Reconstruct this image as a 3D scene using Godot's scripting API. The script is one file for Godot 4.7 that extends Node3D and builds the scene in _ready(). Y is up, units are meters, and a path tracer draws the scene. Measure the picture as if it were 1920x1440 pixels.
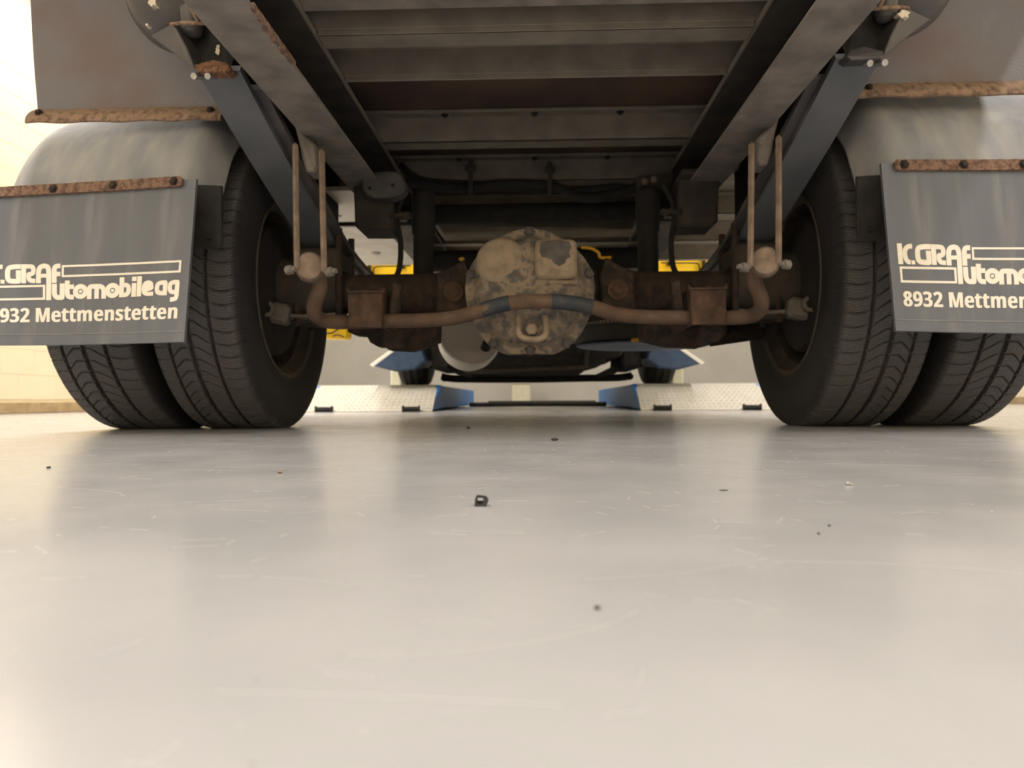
extends Node3D

# ---------------------------------------------------------------- shapes
class Shape:
	var v := PackedVector3Array()
	var uv := PackedVector2Array()
	var g := PackedInt32Array()
	var start := 0
	var group := 1
	var flip_x := false
	var use_uv := false

	func tri(a: Vector3, b: Vector3, c: Vector3, grp := -1) -> void:
		v.append(a); v.append(b); v.append(c)
		g.append(grp)
		if use_uv:
			uv.append(Vector2.ZERO); uv.append(Vector2.ZERO); uv.append(Vector2.ZERO)

	func tri_uv(a: Vector3, b: Vector3, c: Vector3, ua: Vector2, ub: Vector2, uc: Vector2, grp := -1) -> void:
		v.append(a); v.append(b); v.append(c)
		g.append(grp)
		uv.append(ua); uv.append(ub); uv.append(uc)

	func quad(a: Vector3, b: Vector3, c: Vector3, d: Vector3, grp := -1) -> void:
		tri(a, b, c, grp)
		tri(a, c, d, grp)

	# ends a closed piece: mirrors it if asked and turns its faces outward (clockwise fronts)
	func done() -> void:
		if flip_x:
			for i in range(start, v.size()):
				v[i].x = -v[i].x
		var vol := 0.0
		if v.size() > start:
			var o := v[start]
			for i in range(start, v.size(), 3):
				vol += (v[i] - o).dot((v[i + 1] - o).cross(v[i + 2] - o))
		if vol > 0.0:
			for i in range(start, v.size(), 3):
				var t := v[i + 1]
				v[i + 1] = v[i + 2]
				v[i + 2] = t
				if use_uv:
					var u := uv[i + 1]
					uv[i + 1] = uv[i + 2]
					uv[i + 2] = u
		start = v.size()

	func fresh() -> int:
		group += 1
		return group

	func box(c: Vector3, s: Vector3, basis := Basis.IDENTITY, bev := 0.0) -> void:
		var h := s / 2.0
		bev = minf(bev, minf(h.x, minf(h.y, h.z)) * 0.9)
		var p := func(x: float, y: float, z: float) -> Vector3: return c + basis * Vector3(x, y, z)
		if bev <= 0.0:
			var k: Array[Vector3] = []
			for i in 8:
				k.append(p.call(h.x * (1 if i & 1 else -1), h.y * (1 if i & 2 else -1), h.z * (1 if i & 4 else -1)))
			for f in [[0, 1, 3, 2], [4, 6, 7, 5], [0, 4, 5, 1], [2, 3, 7, 6], [0, 2, 6, 4], [1, 5, 7, 3]]:
				quad(k[f[0]], k[f[1]], k[f[2]], k[f[3]])
			done()
			return
		# chamfered: three points at every corner
		var q := {}
		for i in 8:
			var sx := 1.0 if i & 1 else -1.0
			var sy := 1.0 if i & 2 else -1.0
			var sz := 1.0 if i & 4 else -1.0
			q[i] = [p.call(sx * h.x, sy * (h.y - bev), sz * (h.z - bev)), p.call(sx * (h.x - bev), sy * h.y, sz * (h.z - bev)), p.call(sx * (h.x - bev), sy * (h.y - bev), sz * h.z)]
		for f in [[0, 0, 2, 6, 4], [0, 1, 5, 7, 3], [1, 0, 4, 5, 1], [1, 2, 3, 7, 6], [2, 0, 1, 3, 2], [2, 4, 6, 7, 5]]:
			quad(q[f[1]][f[0]], q[f[2]][f[0]], q[f[3]][f[0]], q[f[4]][f[0]])
		for i in 8:
			var odd := (i & 1) ^ ((i >> 1) & 1) ^ ((i >> 2) & 1)
			if odd: tri(q[i][0], q[i][1], q[i][2])
			else: tri(q[i][0], q[i][2], q[i][1])
		for e in [[0, 1], [2, 3], [4, 5], [6, 7]]:
			var lowy: bool = not (e[0] & 2)
			var lowz: bool = not (e[0] & 4)
			if lowy == lowz: quad(q[e[0]][1], q[e[0]][2], q[e[1]][2], q[e[1]][1])
			else: quad(q[e[0]][2], q[e[0]][1], q[e[1]][1], q[e[1]][2])
		for e in [[0, 2], [1, 3], [4, 6], [5, 7]]:
			var lowx: bool = not (e[0] & 1)
			var lowz2: bool = not (e[0] & 4)
			if lowx == lowz2: quad(q[e[0]][2], q[e[0]][0], q[e[1]][0], q[e[1]][2])
			else: quad(q[e[0]][0], q[e[0]][2], q[e[1]][2], q[e[1]][0])
		for e in [[0, 4], [1, 5], [2, 6], [3, 7]]:
			var lx: bool = not (e[0] & 1)
			var ly: bool = not (e[0] & 2)
			if lx == ly: quad(q[e[0]][0], q[e[0]][1], q[e[1]][1], q[e[1]][0])
			else: quad(q[e[0]][1], q[e[0]][0], q[e[1]][0], q[e[1]][1])
		done()

	func span(lo: Vector3, hi: Vector3, bev := 0.0) -> void:
		box((lo + hi) / 2.0, (hi - lo).abs(), Basis.IDENTITY, bev)

	# a round bar along points, its radius one number or one per point
	func tube(pts: Array, r, seg := 12, squash := 1.0) -> void:
		var n := pts.size()
		var rings := []
		var up := Vector3.UP
		for i in n:
			var d: Vector3 = (pts[mini(i + 1, n - 1)] - pts[maxi(i - 1, 0)]).normalized()
			if i == 0 and absf(d.dot(up)) > 0.9: up = Vector3.RIGHT
			var side := d.cross(up).normalized()
			up = side.cross(d).normalized()
			var ring := []
			var rad: float = r[i] if r is Array else r
			for k in seg:
				var a := TAU * k / seg
				ring.append(pts[i] + side * cos(a) * rad + up * sin(a) * rad * squash)
			rings.append(ring)
		var grp := fresh()
		for i in n - 1:
			for k in seg:
				var m := (k + 1) % seg
				quad(rings[i][k], rings[i + 1][k], rings[i + 1][m], rings[i][m], grp)
		for k in range(1, seg - 1):
			tri(rings[0][0], rings[0][k], rings[0][k + 1])
			tri(rings[n - 1][0], rings[n - 1][k + 1], rings[n - 1][k])
		done()

	# a smooth curve through points, as a bar
	func bar(pts: Array, r, seg := 12, steps := 6) -> void:
		var out := []
		for i in pts.size() - 1:
			var a: Vector3 = pts[maxi(i - 1, 0)]
			var b: Vector3 = pts[i]
			var c: Vector3 = pts[i + 1]
			var d: Vector3 = pts[mini(i + 2, pts.size() - 1)]
			for k in steps:
				out.append(b.cubic_interpolate(c, a, d, float(k) / steps))
		out.append(pts[pts.size() - 1])
		tube(out, r, seg)

	# profile of (radius, distance along axis); a closed profile makes a ring
	func lathe(o: Vector3, axis: Vector3, prof: Array, seg := 32, closed := false) -> void:
		axis = axis.normalized()
		var side := axis.cross(Vector3.UP if absf(axis.y) < 0.9 else Vector3.RIGHT).normalized()
		var up := side.cross(axis)
		var n := prof.size()
		var last := n if closed else n - 1
		var grp := fresh()
		var before := Vector2.ZERO
		for i in last:
			var a: Vector2 = prof[i]
			var b: Vector2 = prof[(i + 1) % n]
			var dir := (b - a).normalized()
			if i > 0 and absf(before.angle_to(dir)) > 0.7: grp = fresh()
			before = dir
			for k in seg:
				var t0 := TAU * k / seg
				var t1 := TAU * ((k + 1) % seg) / seg
				var d0 := side * cos(t0) + up * sin(t0)
				var d1 := side * cos(t1) + up * sin(t1)
				var p := o + axis * a.y + d0 * a.x
				var q := o + axis * a.y + d1 * a.x
				var r := o + axis * b.y + d1 * b.x
				var s := o + axis * b.y + d0 * b.x
				if a.x > 1e-6: tri(p, q, r, grp)
				if b.x > 1e-6: tri(p, r, s, grp)
		done()

	func rod(a: Vector3, b: Vector3, r: float, seg := 12) -> void:
		tube([a, b], r, seg)

	# hexagon head standing on a point
	func bolt(o: Vector3, axis: Vector3, r: float, h: float) -> void:
		lathe(o, axis, [Vector2(0, -h * 0.3), Vector2(r * 1.5, -h * 0.3), Vector2(r * 1.5, h * 0.15), Vector2(r, h * 0.15), Vector2(r, h * 0.8), Vector2(r * 0.75, h), Vector2(0, h)], 6)

	# a polygon in space drawn out along a direction
	func poly(pts: Array, along: Vector3, bev := 0.0) -> void:
		var nrm := Vector3.ZERO
		for i in range(1, pts.size() - 1):
			nrm += (pts[i] - pts[0]).cross(pts[i + 1] - pts[0])
		nrm = nrm.normalized()
		var u := nrm.cross(Vector3.UP if absf(nrm.y) < 0.9 else Vector3.RIGHT).normalized()
		var w := nrm.cross(u)
		var flat := PackedVector2Array()
		for p in pts:
			flat.append(Vector2(p.dot(u), p.dot(w)))
		var idx := Geometry2D.triangulate_polygon(flat)
		var facing := -signf(nrm.dot(along))
		var front := []
		var mid := Vector3.ZERO
		for p in pts: mid += p
		mid /= pts.size()
		for i in pts.size():
			var inner: Vector3 = pts[i]
			if bev > 0.0:
				var a: Vector3 = (pts[i] - pts[(i + pts.size() - 1) % pts.size()]).normalized()
				var b: Vector3 = (pts[(i + 1) % pts.size()] - pts[i]).normalized()
				var inward := nrm.cross(a + b).normalized()
				inner += inward * bev + along.normalized() * bev * -1.0
			front.append(inner)
		var s := 1 if facing > 0 else -1
		for i in range(0, idx.size(), 3):
			var a := idx[i]
			var b := idx[i + 1]
			var c := idx[i + 2]
			if (flat[b] - flat[a]).cross(flat[c] - flat[a]) < 0:
				var t := b
				b = c
				c = t
			if s > 0:
				tri(front[a], front[b], front[c])
				tri(pts[a] + along, pts[c] + along, pts[b] + along)
			else:
				tri(front[a], front[c], front[b])
				tri(pts[a] + along, pts[b] + along, pts[c] + along)
		for i in pts.size():
			var j := (i + 1) % pts.size()
			if s > 0:
				quad(pts[i], pts[i] + along, pts[j] + along, pts[j])
				if bev > 0.0: quad(front[i], pts[i], pts[j], front[j])
			else:
				quad(pts[i], pts[j], pts[j] + along, pts[i] + along)
				if bev > 0.0: quad(front[i], front[j], pts[j], pts[i])
		done()

	# a bent sheet of some thickness: f(u, v) gives the face, back(u, v) its other side
	func sheet(nu: int, nv: int, f: Callable, back: Callable) -> void:
		var a := []
		var b := []
		for i in nu + 1:
			for j in nv + 1:
				a.append(f.call(float(i) / nu, float(j) / nv))
				b.append(back.call(float(i) / nu, float(j) / nv))
		var ga := fresh()
		var gb := fresh()
		for i in nu:
			for j in nv:
				var k := i * (nv + 1) + j
				quad(a[k], a[k + nv + 1], a[k + nv + 2], a[k + 1], ga)
				quad(b[k], b[k + 1], b[k + nv + 2], b[k + nv + 1], gb)
		for i in nu:
			var k := i * (nv + 1)
			quad(a[k], b[k], b[k + nv + 1], a[k + nv + 1])
			quad(a[k + nv], a[k + 2 * nv + 1], b[k + 2 * nv + 1], b[k + nv])
		for j in nv:
			quad(a[j], a[j + 1], b[j + 1], b[j])
			var k := nu * (nv + 1) + j
			quad(a[k], b[k], b[k + 1], a[k + 1])
		done()

	func blob(c: Vector3, r: Vector3, basis := Basis.IDENTITY, seg := 16) -> void:
		var grp := fresh()
		var p := func(i: int, j: int) -> Vector3:
			var a := TAU * (i % seg) / seg
			var b := PI * j / (seg / 2) - PI / 2
			return c + basis * Vector3(cos(a) * cos(b) * r.x, sin(b) * r.y, sin(a) * cos(b) * r.z)
		for i in seg:
			for j in seg / 2:
				if j > 0: tri(p.call(i, j), p.call(i, j + 1), p.call(i + 1, j), grp)
				if j < seg / 2 - 1: tri(p.call(i, j + 1), p.call(i + 1, j + 1), p.call(i + 1, j), grp)
		done()

	func mesh(origin: Vector3) -> ArrayMesh:
		var st := SurfaceTool.new()
		st.begin(Mesh.PRIMITIVE_TRIANGLES)
		for t in g.size():
			st.set_smooth_group(g[t] if g[t] > 0 else -1)
			for k in 3:
				if use_uv: st.set_uv(uv[t * 3 + k])
				st.add_vertex(v[t * 3 + k] - origin)
		st.generate_normals()
		return st.commit()


# ---------------------------------------------------------------- things and parts
var names := {}
var truck: Node3D
var M := {}


func where(o: Node3D) -> Vector3:
	var p := Vector3.ZERO
	while o and o != self:
		p += o.position
		o = o.get_parent() as Node3D
	return p


func numbered(called: String) -> String:
	var n: int = names.get(called, 0)
	names[called] = n + 1
	return called if n == 0 else "%s_%03d" % [called, n]


func tag(o: Node3D, label: String, category: String, group := "") -> void:
	o.set_meta("label", label)
	o.set_meta("category", category)
	if group: o.set_meta("group", group)


func thing(called: String, label: String, category: String, at: Vector3, group := "") -> Node3D:
	var o := Node3D.new()
	o.name = numbered(called)
	add_child(o)
	o.position = at
	tag(o, label, category, group)
	return o


func part(called: String, s: Shape, m: Material, parent: Node3D, label := "") -> MeshInstance3D:
	var o := MeshInstance3D.new()
	o.name = called
	o.mesh = s.mesh(where(parent))
	o.material_override = m
	parent.add_child(o, true)
	if label: o.set_meta("label", label)
	return o


func single(called: String, s: Shape, m: Material, at: Vector3, label: String, category: String, group := "") -> MeshInstance3D:
	var o := MeshInstance3D.new()
	o.name = numbered(called)
	o.mesh = s.mesh(at)
	o.material_override = m
	add_child(o)
	o.position = at
	tag(o, label, category, group)
	return o


func structure(called: String, s: Shape, m: Material, label: String) -> MeshInstance3D:
	var o := MeshInstance3D.new()
	o.name = called
	o.mesh = s.mesh(Vector3.ZERO)
	o.material_override = m
	add_child(o)
	o.set_meta("kind", "structure")
	o.set_meta("label", label)
	return o


func sided(side: int) -> Shape:
	var s := Shape.new()
	s.flip_x = side > 0
	return s


# ---------------------------------------------------------------- materials
var heights := {}


func noise(seed_: int, freq: float, octaves := 5, cell := false) -> FastNoiseLite:
	var n := FastNoiseLite.new()
	n.seed = seed_
	n.frequency = freq
	n.fractal_octaves = octaves
	n.noise_type = FastNoiseLite.TYPE_CELLULAR if cell else FastNoiseLite.TYPE_SIMPLEX_SMOOTH
	return n


func ramp(stops: Array) -> Gradient:
	var gr := Gradient.new()
	var off := PackedFloat32Array()
	var col := PackedColorArray()
	for s in stops:
		off.append(s[0])
		col.append(s[1])
	gr.offsets = off
	gr.colors = col
	return gr


func height_map(freq: float) -> NoiseTexture2D:
	if not heights.has(freq):
		var t := NoiseTexture2D.new()
		t.width = 512
		t.height = 512
		t.seamless = true
		t.noise = noise(91, freq, 4)
		heights[freq] = t
	return heights[freq]


func mat(called: String, seed_: int, freq: float, scale_: float, stops: Array, rough: float, metal := 0.0, bump := 0.0, bump_freq := 0.06, octaves := 5) -> StandardMaterial3D:
	var m := StandardMaterial3D.new()
	m.resource_name = called
	if stops.size() == 1:
		m.albedo_color = stops[0][1]
	else:
		var t := NoiseTexture2D.new()
		t.width = 512
		t.height = 512
		t.seamless = true
		t.noise = noise(seed_, freq, octaves)
		t.color_ramp = ramp(stops)
		m.albedo_texture = t
	m.roughness = rough
	m.metallic = metal
	m.uv1_triplanar = true
	m.uv1_world_triplanar = true
	m.uv1_scale = Vector3.ONE * scale_
	if bump > 0.0:
		m.heightmap_enabled = true
		m.heightmap_texture = height_map(bump_freq)
		m.heightmap_scale = bump
	M[called] = m
	return m


func c(r: float, g: float, b: float) -> Color:
	return Color(r / 255.0, g / 255.0, b / 255.0)


func materials() -> void:
	mat("wall_cream", 3, 0.01, 0.5, [[0.0, c(240, 230, 202)], [1.0, c(245, 236, 210)]], 0.75, 0.0, 0.05)
	mat("wall_grey", 4, 0.01, 0.5, [[0.0, c(160, 158, 153)], [1.0, c(168, 166, 160)]], 0.8, 0.0, 0.05)
	mat("ceiling_white", 5, 0.01, 0.5, [[0.0, c(222, 219, 212)], [1.0, c(230, 227, 220)]], 0.9)
	mat("concrete_base", 6, 0.02, 1.0, [[0.0, c(160, 138, 104)], [1.0, c(190, 168, 130)]], 0.9, 0.0, 0.1)
	mat("rubber", 7, 0.02, 2.0, [[0.2, c(46, 45, 45)], [0.8, c(62, 60, 59)]], 0.75)
	mat("flap_rubber", 8, 0.006, 1.6, [[0.25, c(90, 93, 101)], [0.6, c(95, 98, 105)], [0.9, c(110, 111, 116)]], 0.55, 0.0, 0.02)
	mat("flap_edge", 8, 0.02, 1.6, [[0.25, c(102, 103, 107)], [0.7, c(118, 118, 121)]], 0.6)
	mat("print_white", 9, 0.03, 3.0, [[0.0, c(226, 218, 204)], [1.0, c(236, 229, 216)]], 0.7)
	mat("sheet_grey", 10, 0.007, 1.5, [[0.2, c(118, 121, 128)], [0.5, c(134, 135, 139)], [0.8, c(152, 149, 144)]], 0.6, 0.0, 0.03, 0.02)
	mat("panel_primer", 11, 0.006, 1.3, [[0.15, c(116, 103, 104)], [0.4, c(118, 113, 117)], [0.6, c(116, 115, 123)], [0.85, c(130, 128, 132)]], 0.62, 0.0, 0.06, 0.2)
	mat("rust", 12, 0.03, 4.0, [[0.15, c(78, 58, 48)], [0.45, c(112, 86, 72)], [0.65, c(138, 110, 92)], [0.9, c(96, 66, 50)]], 0.9, 0.0, 0.25, 0.08)
	mat("rust_pale", 13, 0.03, 4.0, [[0.15, c(92, 72, 62)], [0.45, c(138, 113, 94)], [0.7, c(156, 130, 108)], [0.95, c(104, 78, 63)]], 0.9, 0.0, 0.1, 0.08)
	mat("rust_dark", 14, 0.02, 3.0, [[0.15, c(34, 29, 26)], [0.5, c(50, 40, 34)], [0.8, c(68, 50, 40)]], 0.9, 0.0, 0.2, 0.06)
	mat("rust_bright", 15, 0.05, 4.0, [[0.15, c(80, 56, 42)], [0.5, c(122, 84, 58)], [0.8, c(146, 106, 74)]], 0.95, 0.0, 0.3, 0.1)
	mat("dusty_steel", 16, 0.012, 2.0, [[0.2, c(102, 96, 91)], [0.5, c(116, 109, 102)], [0.8, c(128, 120, 112)]], 0.8, 0.0, 0.05)
	mat("hanger_paint", 17, 0.012, 2.0, [[0.2, c(62, 60, 62)], [0.6, c(78, 74, 74)], [0.85, c(94, 86, 80)]], 0.5, 0.0, 0.05)
	mat("frame_dark", 18, 0.012, 2.0, [[0.2, c(46, 42, 39)], [0.8, c(66, 58, 50)]], 0.85)
	mat("black_dirt_and_shade", 19, 0.02, 2.0, [[0.2, c(26, 25, 25)], [0.8, c(40, 37, 34)]], 0.85, 0.0, 0.05)  # also painted shade on the mudguard stay, hanger scoop and added sheet
	mat("spring_paint", 20, 0.01, 2.0, [[0.2, c(86, 89, 94)], [0.8, c(98, 100, 104)]], 0.55)
	mat("plywood", 21, 0.008, 1.0, [[0.15, c(62, 48, 42)], [0.5, c(74, 57, 48)], [0.85, c(88, 68, 54)]], 0.85)
	mat("bearer", 22, 0.015, 1.6, [[0.1, c(104, 97, 87)], [0.5, c(114, 106, 95)], [0.9, c(124, 116, 104)]], 0.75, 0.0, 0.05)
	mat("diff_cast", 23, 0.013, 3.2, [[0.0, c(76, 73, 73)], [0.36, c(94, 90, 88)], [0.46, c(126, 113, 99)], [0.6, c(148, 131, 113)], [0.72, c(136, 122, 107)], [0.82, c(100, 94, 91)], [1.0, c(82, 79, 77)]], 0.85, 0.0, 0.25, 0.06)
	mat("diff_tan", 24, 0.02, 3.0, [[0.1, c(120, 106, 92)], [0.5, c(146, 129, 111)], [0.85, c(158, 141, 121)]], 0.85, 0.0, 0.12, 0.06)
	mat("diff_grey", 25, 0.02, 3.0, [[0.1, c(70, 67, 66)], [0.8, c(92, 87, 84)]], 0.8, 0.0, 0.12, 0.06)
	mat("sway_paint", 26, 0.014, 2.5, [[0.2, c(44, 49, 58)], [0.7, c(54, 58, 66)], [0.9, c(72, 66, 62)]], 0.7, 0.0, 0.06)
	mat("bar_brown", 46, 0.02, 2.5, [[0.15, c(78, 62, 52)], [0.6, c(96, 76, 62)], [0.9, c(110, 88, 70)]], 0.8, 0.0, 0.05)
	mat("rust_mid", 47, 0.02, 2.5, [[0.15, c(62, 47, 39)], [0.6, c(80, 60, 48)], [0.9, c(94, 70, 56)]], 0.9, 0.0, 0.12)
	mat("trim_white", 48, 0.02, 2.0, [[0.1, c(232, 229, 220)], [0.9, c(240, 237, 228)]], 0.5)
	mat("tan_grime", 27, 0.02, 3.0, [[0.15, c(108, 92, 80)], [0.6, c(130, 112, 98)], [0.9, c(146, 126, 108)]], 0.85, 0.0, 0.12)
	mat("zinc", 28, 0.03, 3.0, [[0.1, c(150, 148, 144)], [0.9, c(190, 188, 184)]], 0.4, 0.6)
	mat("alloy_panel", 29, 0.01, 1.5, [[0.1, c(206, 200, 186)], [0.9, c(228, 222, 208)]], 0.6, 0.2)
	mat("tube_and_lit_grey", 30, 0.01, 1.5, [[0.1, c(128, 118, 102)], [0.9, c(160, 149, 130)]], 0.6)  # also the lit copy for right floor, forward bearers and spare tread
	mat("white_plastic", 31, 0.01, 2.0, [[0.1, c(234, 232, 230)], [0.9, c(240, 238, 236)]], 0.45)
	mat("grey_plastic", 32, 0.01, 2.0, [[0.1, c(216, 205, 198)], [0.9, c(224, 213, 206)]], 0.55)
	mat("yellow_paint", 33, 0.008, 1.0, [[0.1, c(244, 196, 10)], [0.9, c(250, 210, 20)]], 0.4)
	mat("yellow_rim", 34, 0.008, 1.0, [[0.1, c(206, 150, 30)], [0.9, c(226, 170, 40)]], 0.5)
	mat("blue_paint", 35, 0.02, 1.5, [[0.1, c(34, 108, 186)], [0.9, c(52, 126, 200)]], 0.45)
	mat("blue_dark", 36, 0.02, 1.5, [[0.1, c(40, 62, 92)], [0.9, c(56, 80, 112)]], 0.5)
	mat("lift_plate", 37, 0.01, 1.5, [[0.1, c(188, 184, 174)], [0.9, c(202, 198, 188)]], 0.45)
	mat("lift_trim", 38, 0.02, 2.0, [[0.1, c(192, 190, 168)], [0.9, c(206, 204, 184)]], 0.6)
	mat("black_plastic", 39, 0.03, 20.0, [[0.1, c(34, 34, 36)], [0.9, c(52, 51, 52)]], 0.4)
	mat("lamp_body", 40, 0.02, 1.0, [[0.1, c(226, 226, 222)], [0.9, c(234, 234, 230)]], 0.5)
	mat("paint_chip", 41, 0.05, 5.0, [[0.1, c(206, 192, 168)], [0.9, c(226, 214, 192)]], 0.7)
	mat("rim_steel", 42, 0.02, 2.5, [[0.15, c(58, 53, 49)], [0.6, c(80, 72, 64)], [0.9, c(110, 92, 77)]], 0.7, 0.0, 0.05)
	var tread := mat("tread_rubber", 43, 0.03, 2.0, [[0.0, c(72, 70, 69)]], 0.8)
	tread.albedo_color = Color.WHITE
	tread.albedo_texture = tyre_dust_and_shade()
	tread.uv1_triplanar = false
	tread.uv1_world_triplanar = false
	tread.uv1_scale = Vector3.ONE
	tread.heightmap_enabled = true
	tread.heightmap_texture = sipes()
	tread.heightmap_scale = 0.22
	var glow := StandardMaterial3D.new()
	glow.albedo_color = c(250, 246, 236)
	glow.emission_enabled = true
	glow.emission = Color(1.0, 0.978, 0.965)
	glow.emission_energy_multiplier = 3.0
	M["lamp_glow"] = glow
	# dirt has run down these: their grain is drawn out upright
	M.flap_rubber.uv1_scale = Vector3(7.0, 1.0, 7.0)
	M.sheet_grey.uv1_scale = Vector3(5.0, 0.9, 5.0)
	M["floor"] = floor_paint()


# fine wavy slits across the tread, five to a pitch
func sipes() -> ImageTexture:
	var im := Image.create(64, 256, false, Image.FORMAT_L8)
	for y in 256:
		for x in 64:
			var ph := fposmod(x / 64.0 * 5.0 + 0.22 * sin(y * 0.55), 1.0)
			var k := 0.15 if ph < 0.24 else 0.9
			im.set_pixel(x, y, Color(k, k, k))
	return ImageTexture.create_from_image(im)


# grey road dust on the running surface; shade on the flanks painted as darker rubber
func tyre_dust_and_shade() -> ImageTexture:
	var im := Image.create(128, 256, false, Image.FORMAT_RGB8)
	var n := noise(71, 0.05, 3)
	for y in 256:
		var across := absf(y / 255.0 - 0.5) / 4.0
		var k := 1.0 - smoothstep(0.076, 0.09, across)
		for x in 128:
			var g := 0.5 + 0.5 * n.get_noise_2d(x, y)
			im.set_pixel(x, y, c(36, 35, 37).lerp(c(92, 89, 87), k * (0.75 + 0.25 * g)))
	return ImageTexture.create_from_image(im)


func floor_paint() -> StandardMaterial3D:
	var n := 2048
	var rng := RandomNumberGenerator.new()
	rng.seed = 77
	var big := noise(51, 0.004, 4)
	var base := big.get_seamless_image(n, n)
	base.convert(Image.FORMAT_L8)
	var col := Image.create(n, n, false, Image.FORMAT_RGB8)
	var rough := Image.create(n, n, false, Image.FORMAT_L8)
	var data := base.get_data()
	var cb := PackedByteArray()
	cb.resize(n * n * 3)
	var rb := PackedByteArray()
	rb.resize(n * n)
	for i in n * n:
		var k := data[i] / 255.0
		cb[i * 3] = int(170 + 10 * k)
		cb[i * 3 + 1] = int(171 + 9 * k)
		cb[i * 3 + 2] = int(175 + 8 * k)
		rb[i] = int(92 + 34 * k)
	col = Image.create_from_data(n, n, false, Image.FORMAT_RGB8, cb)
	rough = Image.create_from_data(n, n, false, Image.FORMAT_L8, rb)
	# worn-in scratches: long fine ones every way, scuffs in bundles, and pin specks
	for s in 640:
		var x := rng.randf() * n
		var y := rng.randf() * n
		var a := rng.randf() * TAU if s % 3 else rng.randfn(0.0, 0.25)
		var bend := rng.randfn(0.0, 0.004)
		var length := int(rng.randf_range(5, 34) if s % 9 else rng.randf_range(40, 150))
		var tone := rng.randf_range(0.02, 0.15)
		for t in length:
			x += cos(a)
			y += sin(a)
			a += bend
			var px := posmod(int(x), n)
			var py := posmod(int(y), n)
			var was := col.get_pixel(px, py)
			col.set_pixel(px, py, was.lerp(Color(0.96, 0.95, 0.92), tone))
			rough.set_pixel(px, py, Color(0.8, 0.8, 0.8))
	for s in 420:
		var px := rng.randi() % n
		var py := rng.randi() % n
		var dark := rng.randf() < 0.25
		col.set_pixel(px, py, Color(0.42, 0.41, 0.40) if dark else Color(0.85, 0.85, 0.84))
	var m := StandardMaterial3D.new()
	m.resource_name = "floor_paint"
	m.albedo_texture = ImageTexture.create_from_image(col)
	m.roughness_texture = ImageTexture.create_from_image(rough)
	m.roughness_texture_channel = BaseMaterial3D.TEXTURE_CHANNEL_RED
	m.roughness = 0.47
	m.metallic_specular = 0.5
	m.uv1_triplanar = true
	m.uv1_world_triplanar = true
	m.uv1_scale = Vector3.ONE / 1.25
	m.uv1_offset = Vector3(0.13, 0, 0.31)
	m.heightmap_enabled = true
	m.heightmap_texture = height_map(0.03)
	m.heightmap_scale = 0.005
	return m


# ---------------------------------------------------------------- lamps
func tube_lamp(at: Vector3, length: float, energy: float, down: Vector3, label: String, group: String) -> void:
	var o := thing("unseen_strip_lamp", label, "lamp", at, group)
	var s := Shape.new()
	var b := Basis.looking_at(down, Vector3.BACK if absf(down.z) < 0.5 else Vector3.RIGHT)
	s.box(at - down * 0.03, Vector3(0.16, length, 0.06), b, 0.01)
	part("housing", s, M.lamp_body, o)
	s = Shape.new()
	s.box(at + down * 0.02, Vector3(0.12, length - 0.04, 0.04), b, 0.015)
	part("diffuser", s, M.lamp_glow, o)
	for k in [-1, 1]:
		s = Shape.new()
		s.box(at + down * 0.012 + b.y * k * (length / 2.0 - 0.005), Vector3(0.14, 0.03, 0.06), b, 0.006)
		part("end_cap", s, M.lamp_body, o)
	var l := AreaLight3D.new()
	l.name = "lamp_light"
	l.area_size = Vector2(0.12, length - 0.04)
	l.light_energy = energy
	l.light_color = Color(1.0, 0.978, 0.965)
	l.shadow_enabled = true
	l.area_range = 30.0
	l.area_attenuation = 2.0
	o.add_child(l)
	l.transform = Transform3D(b, down * 0.05)


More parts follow.
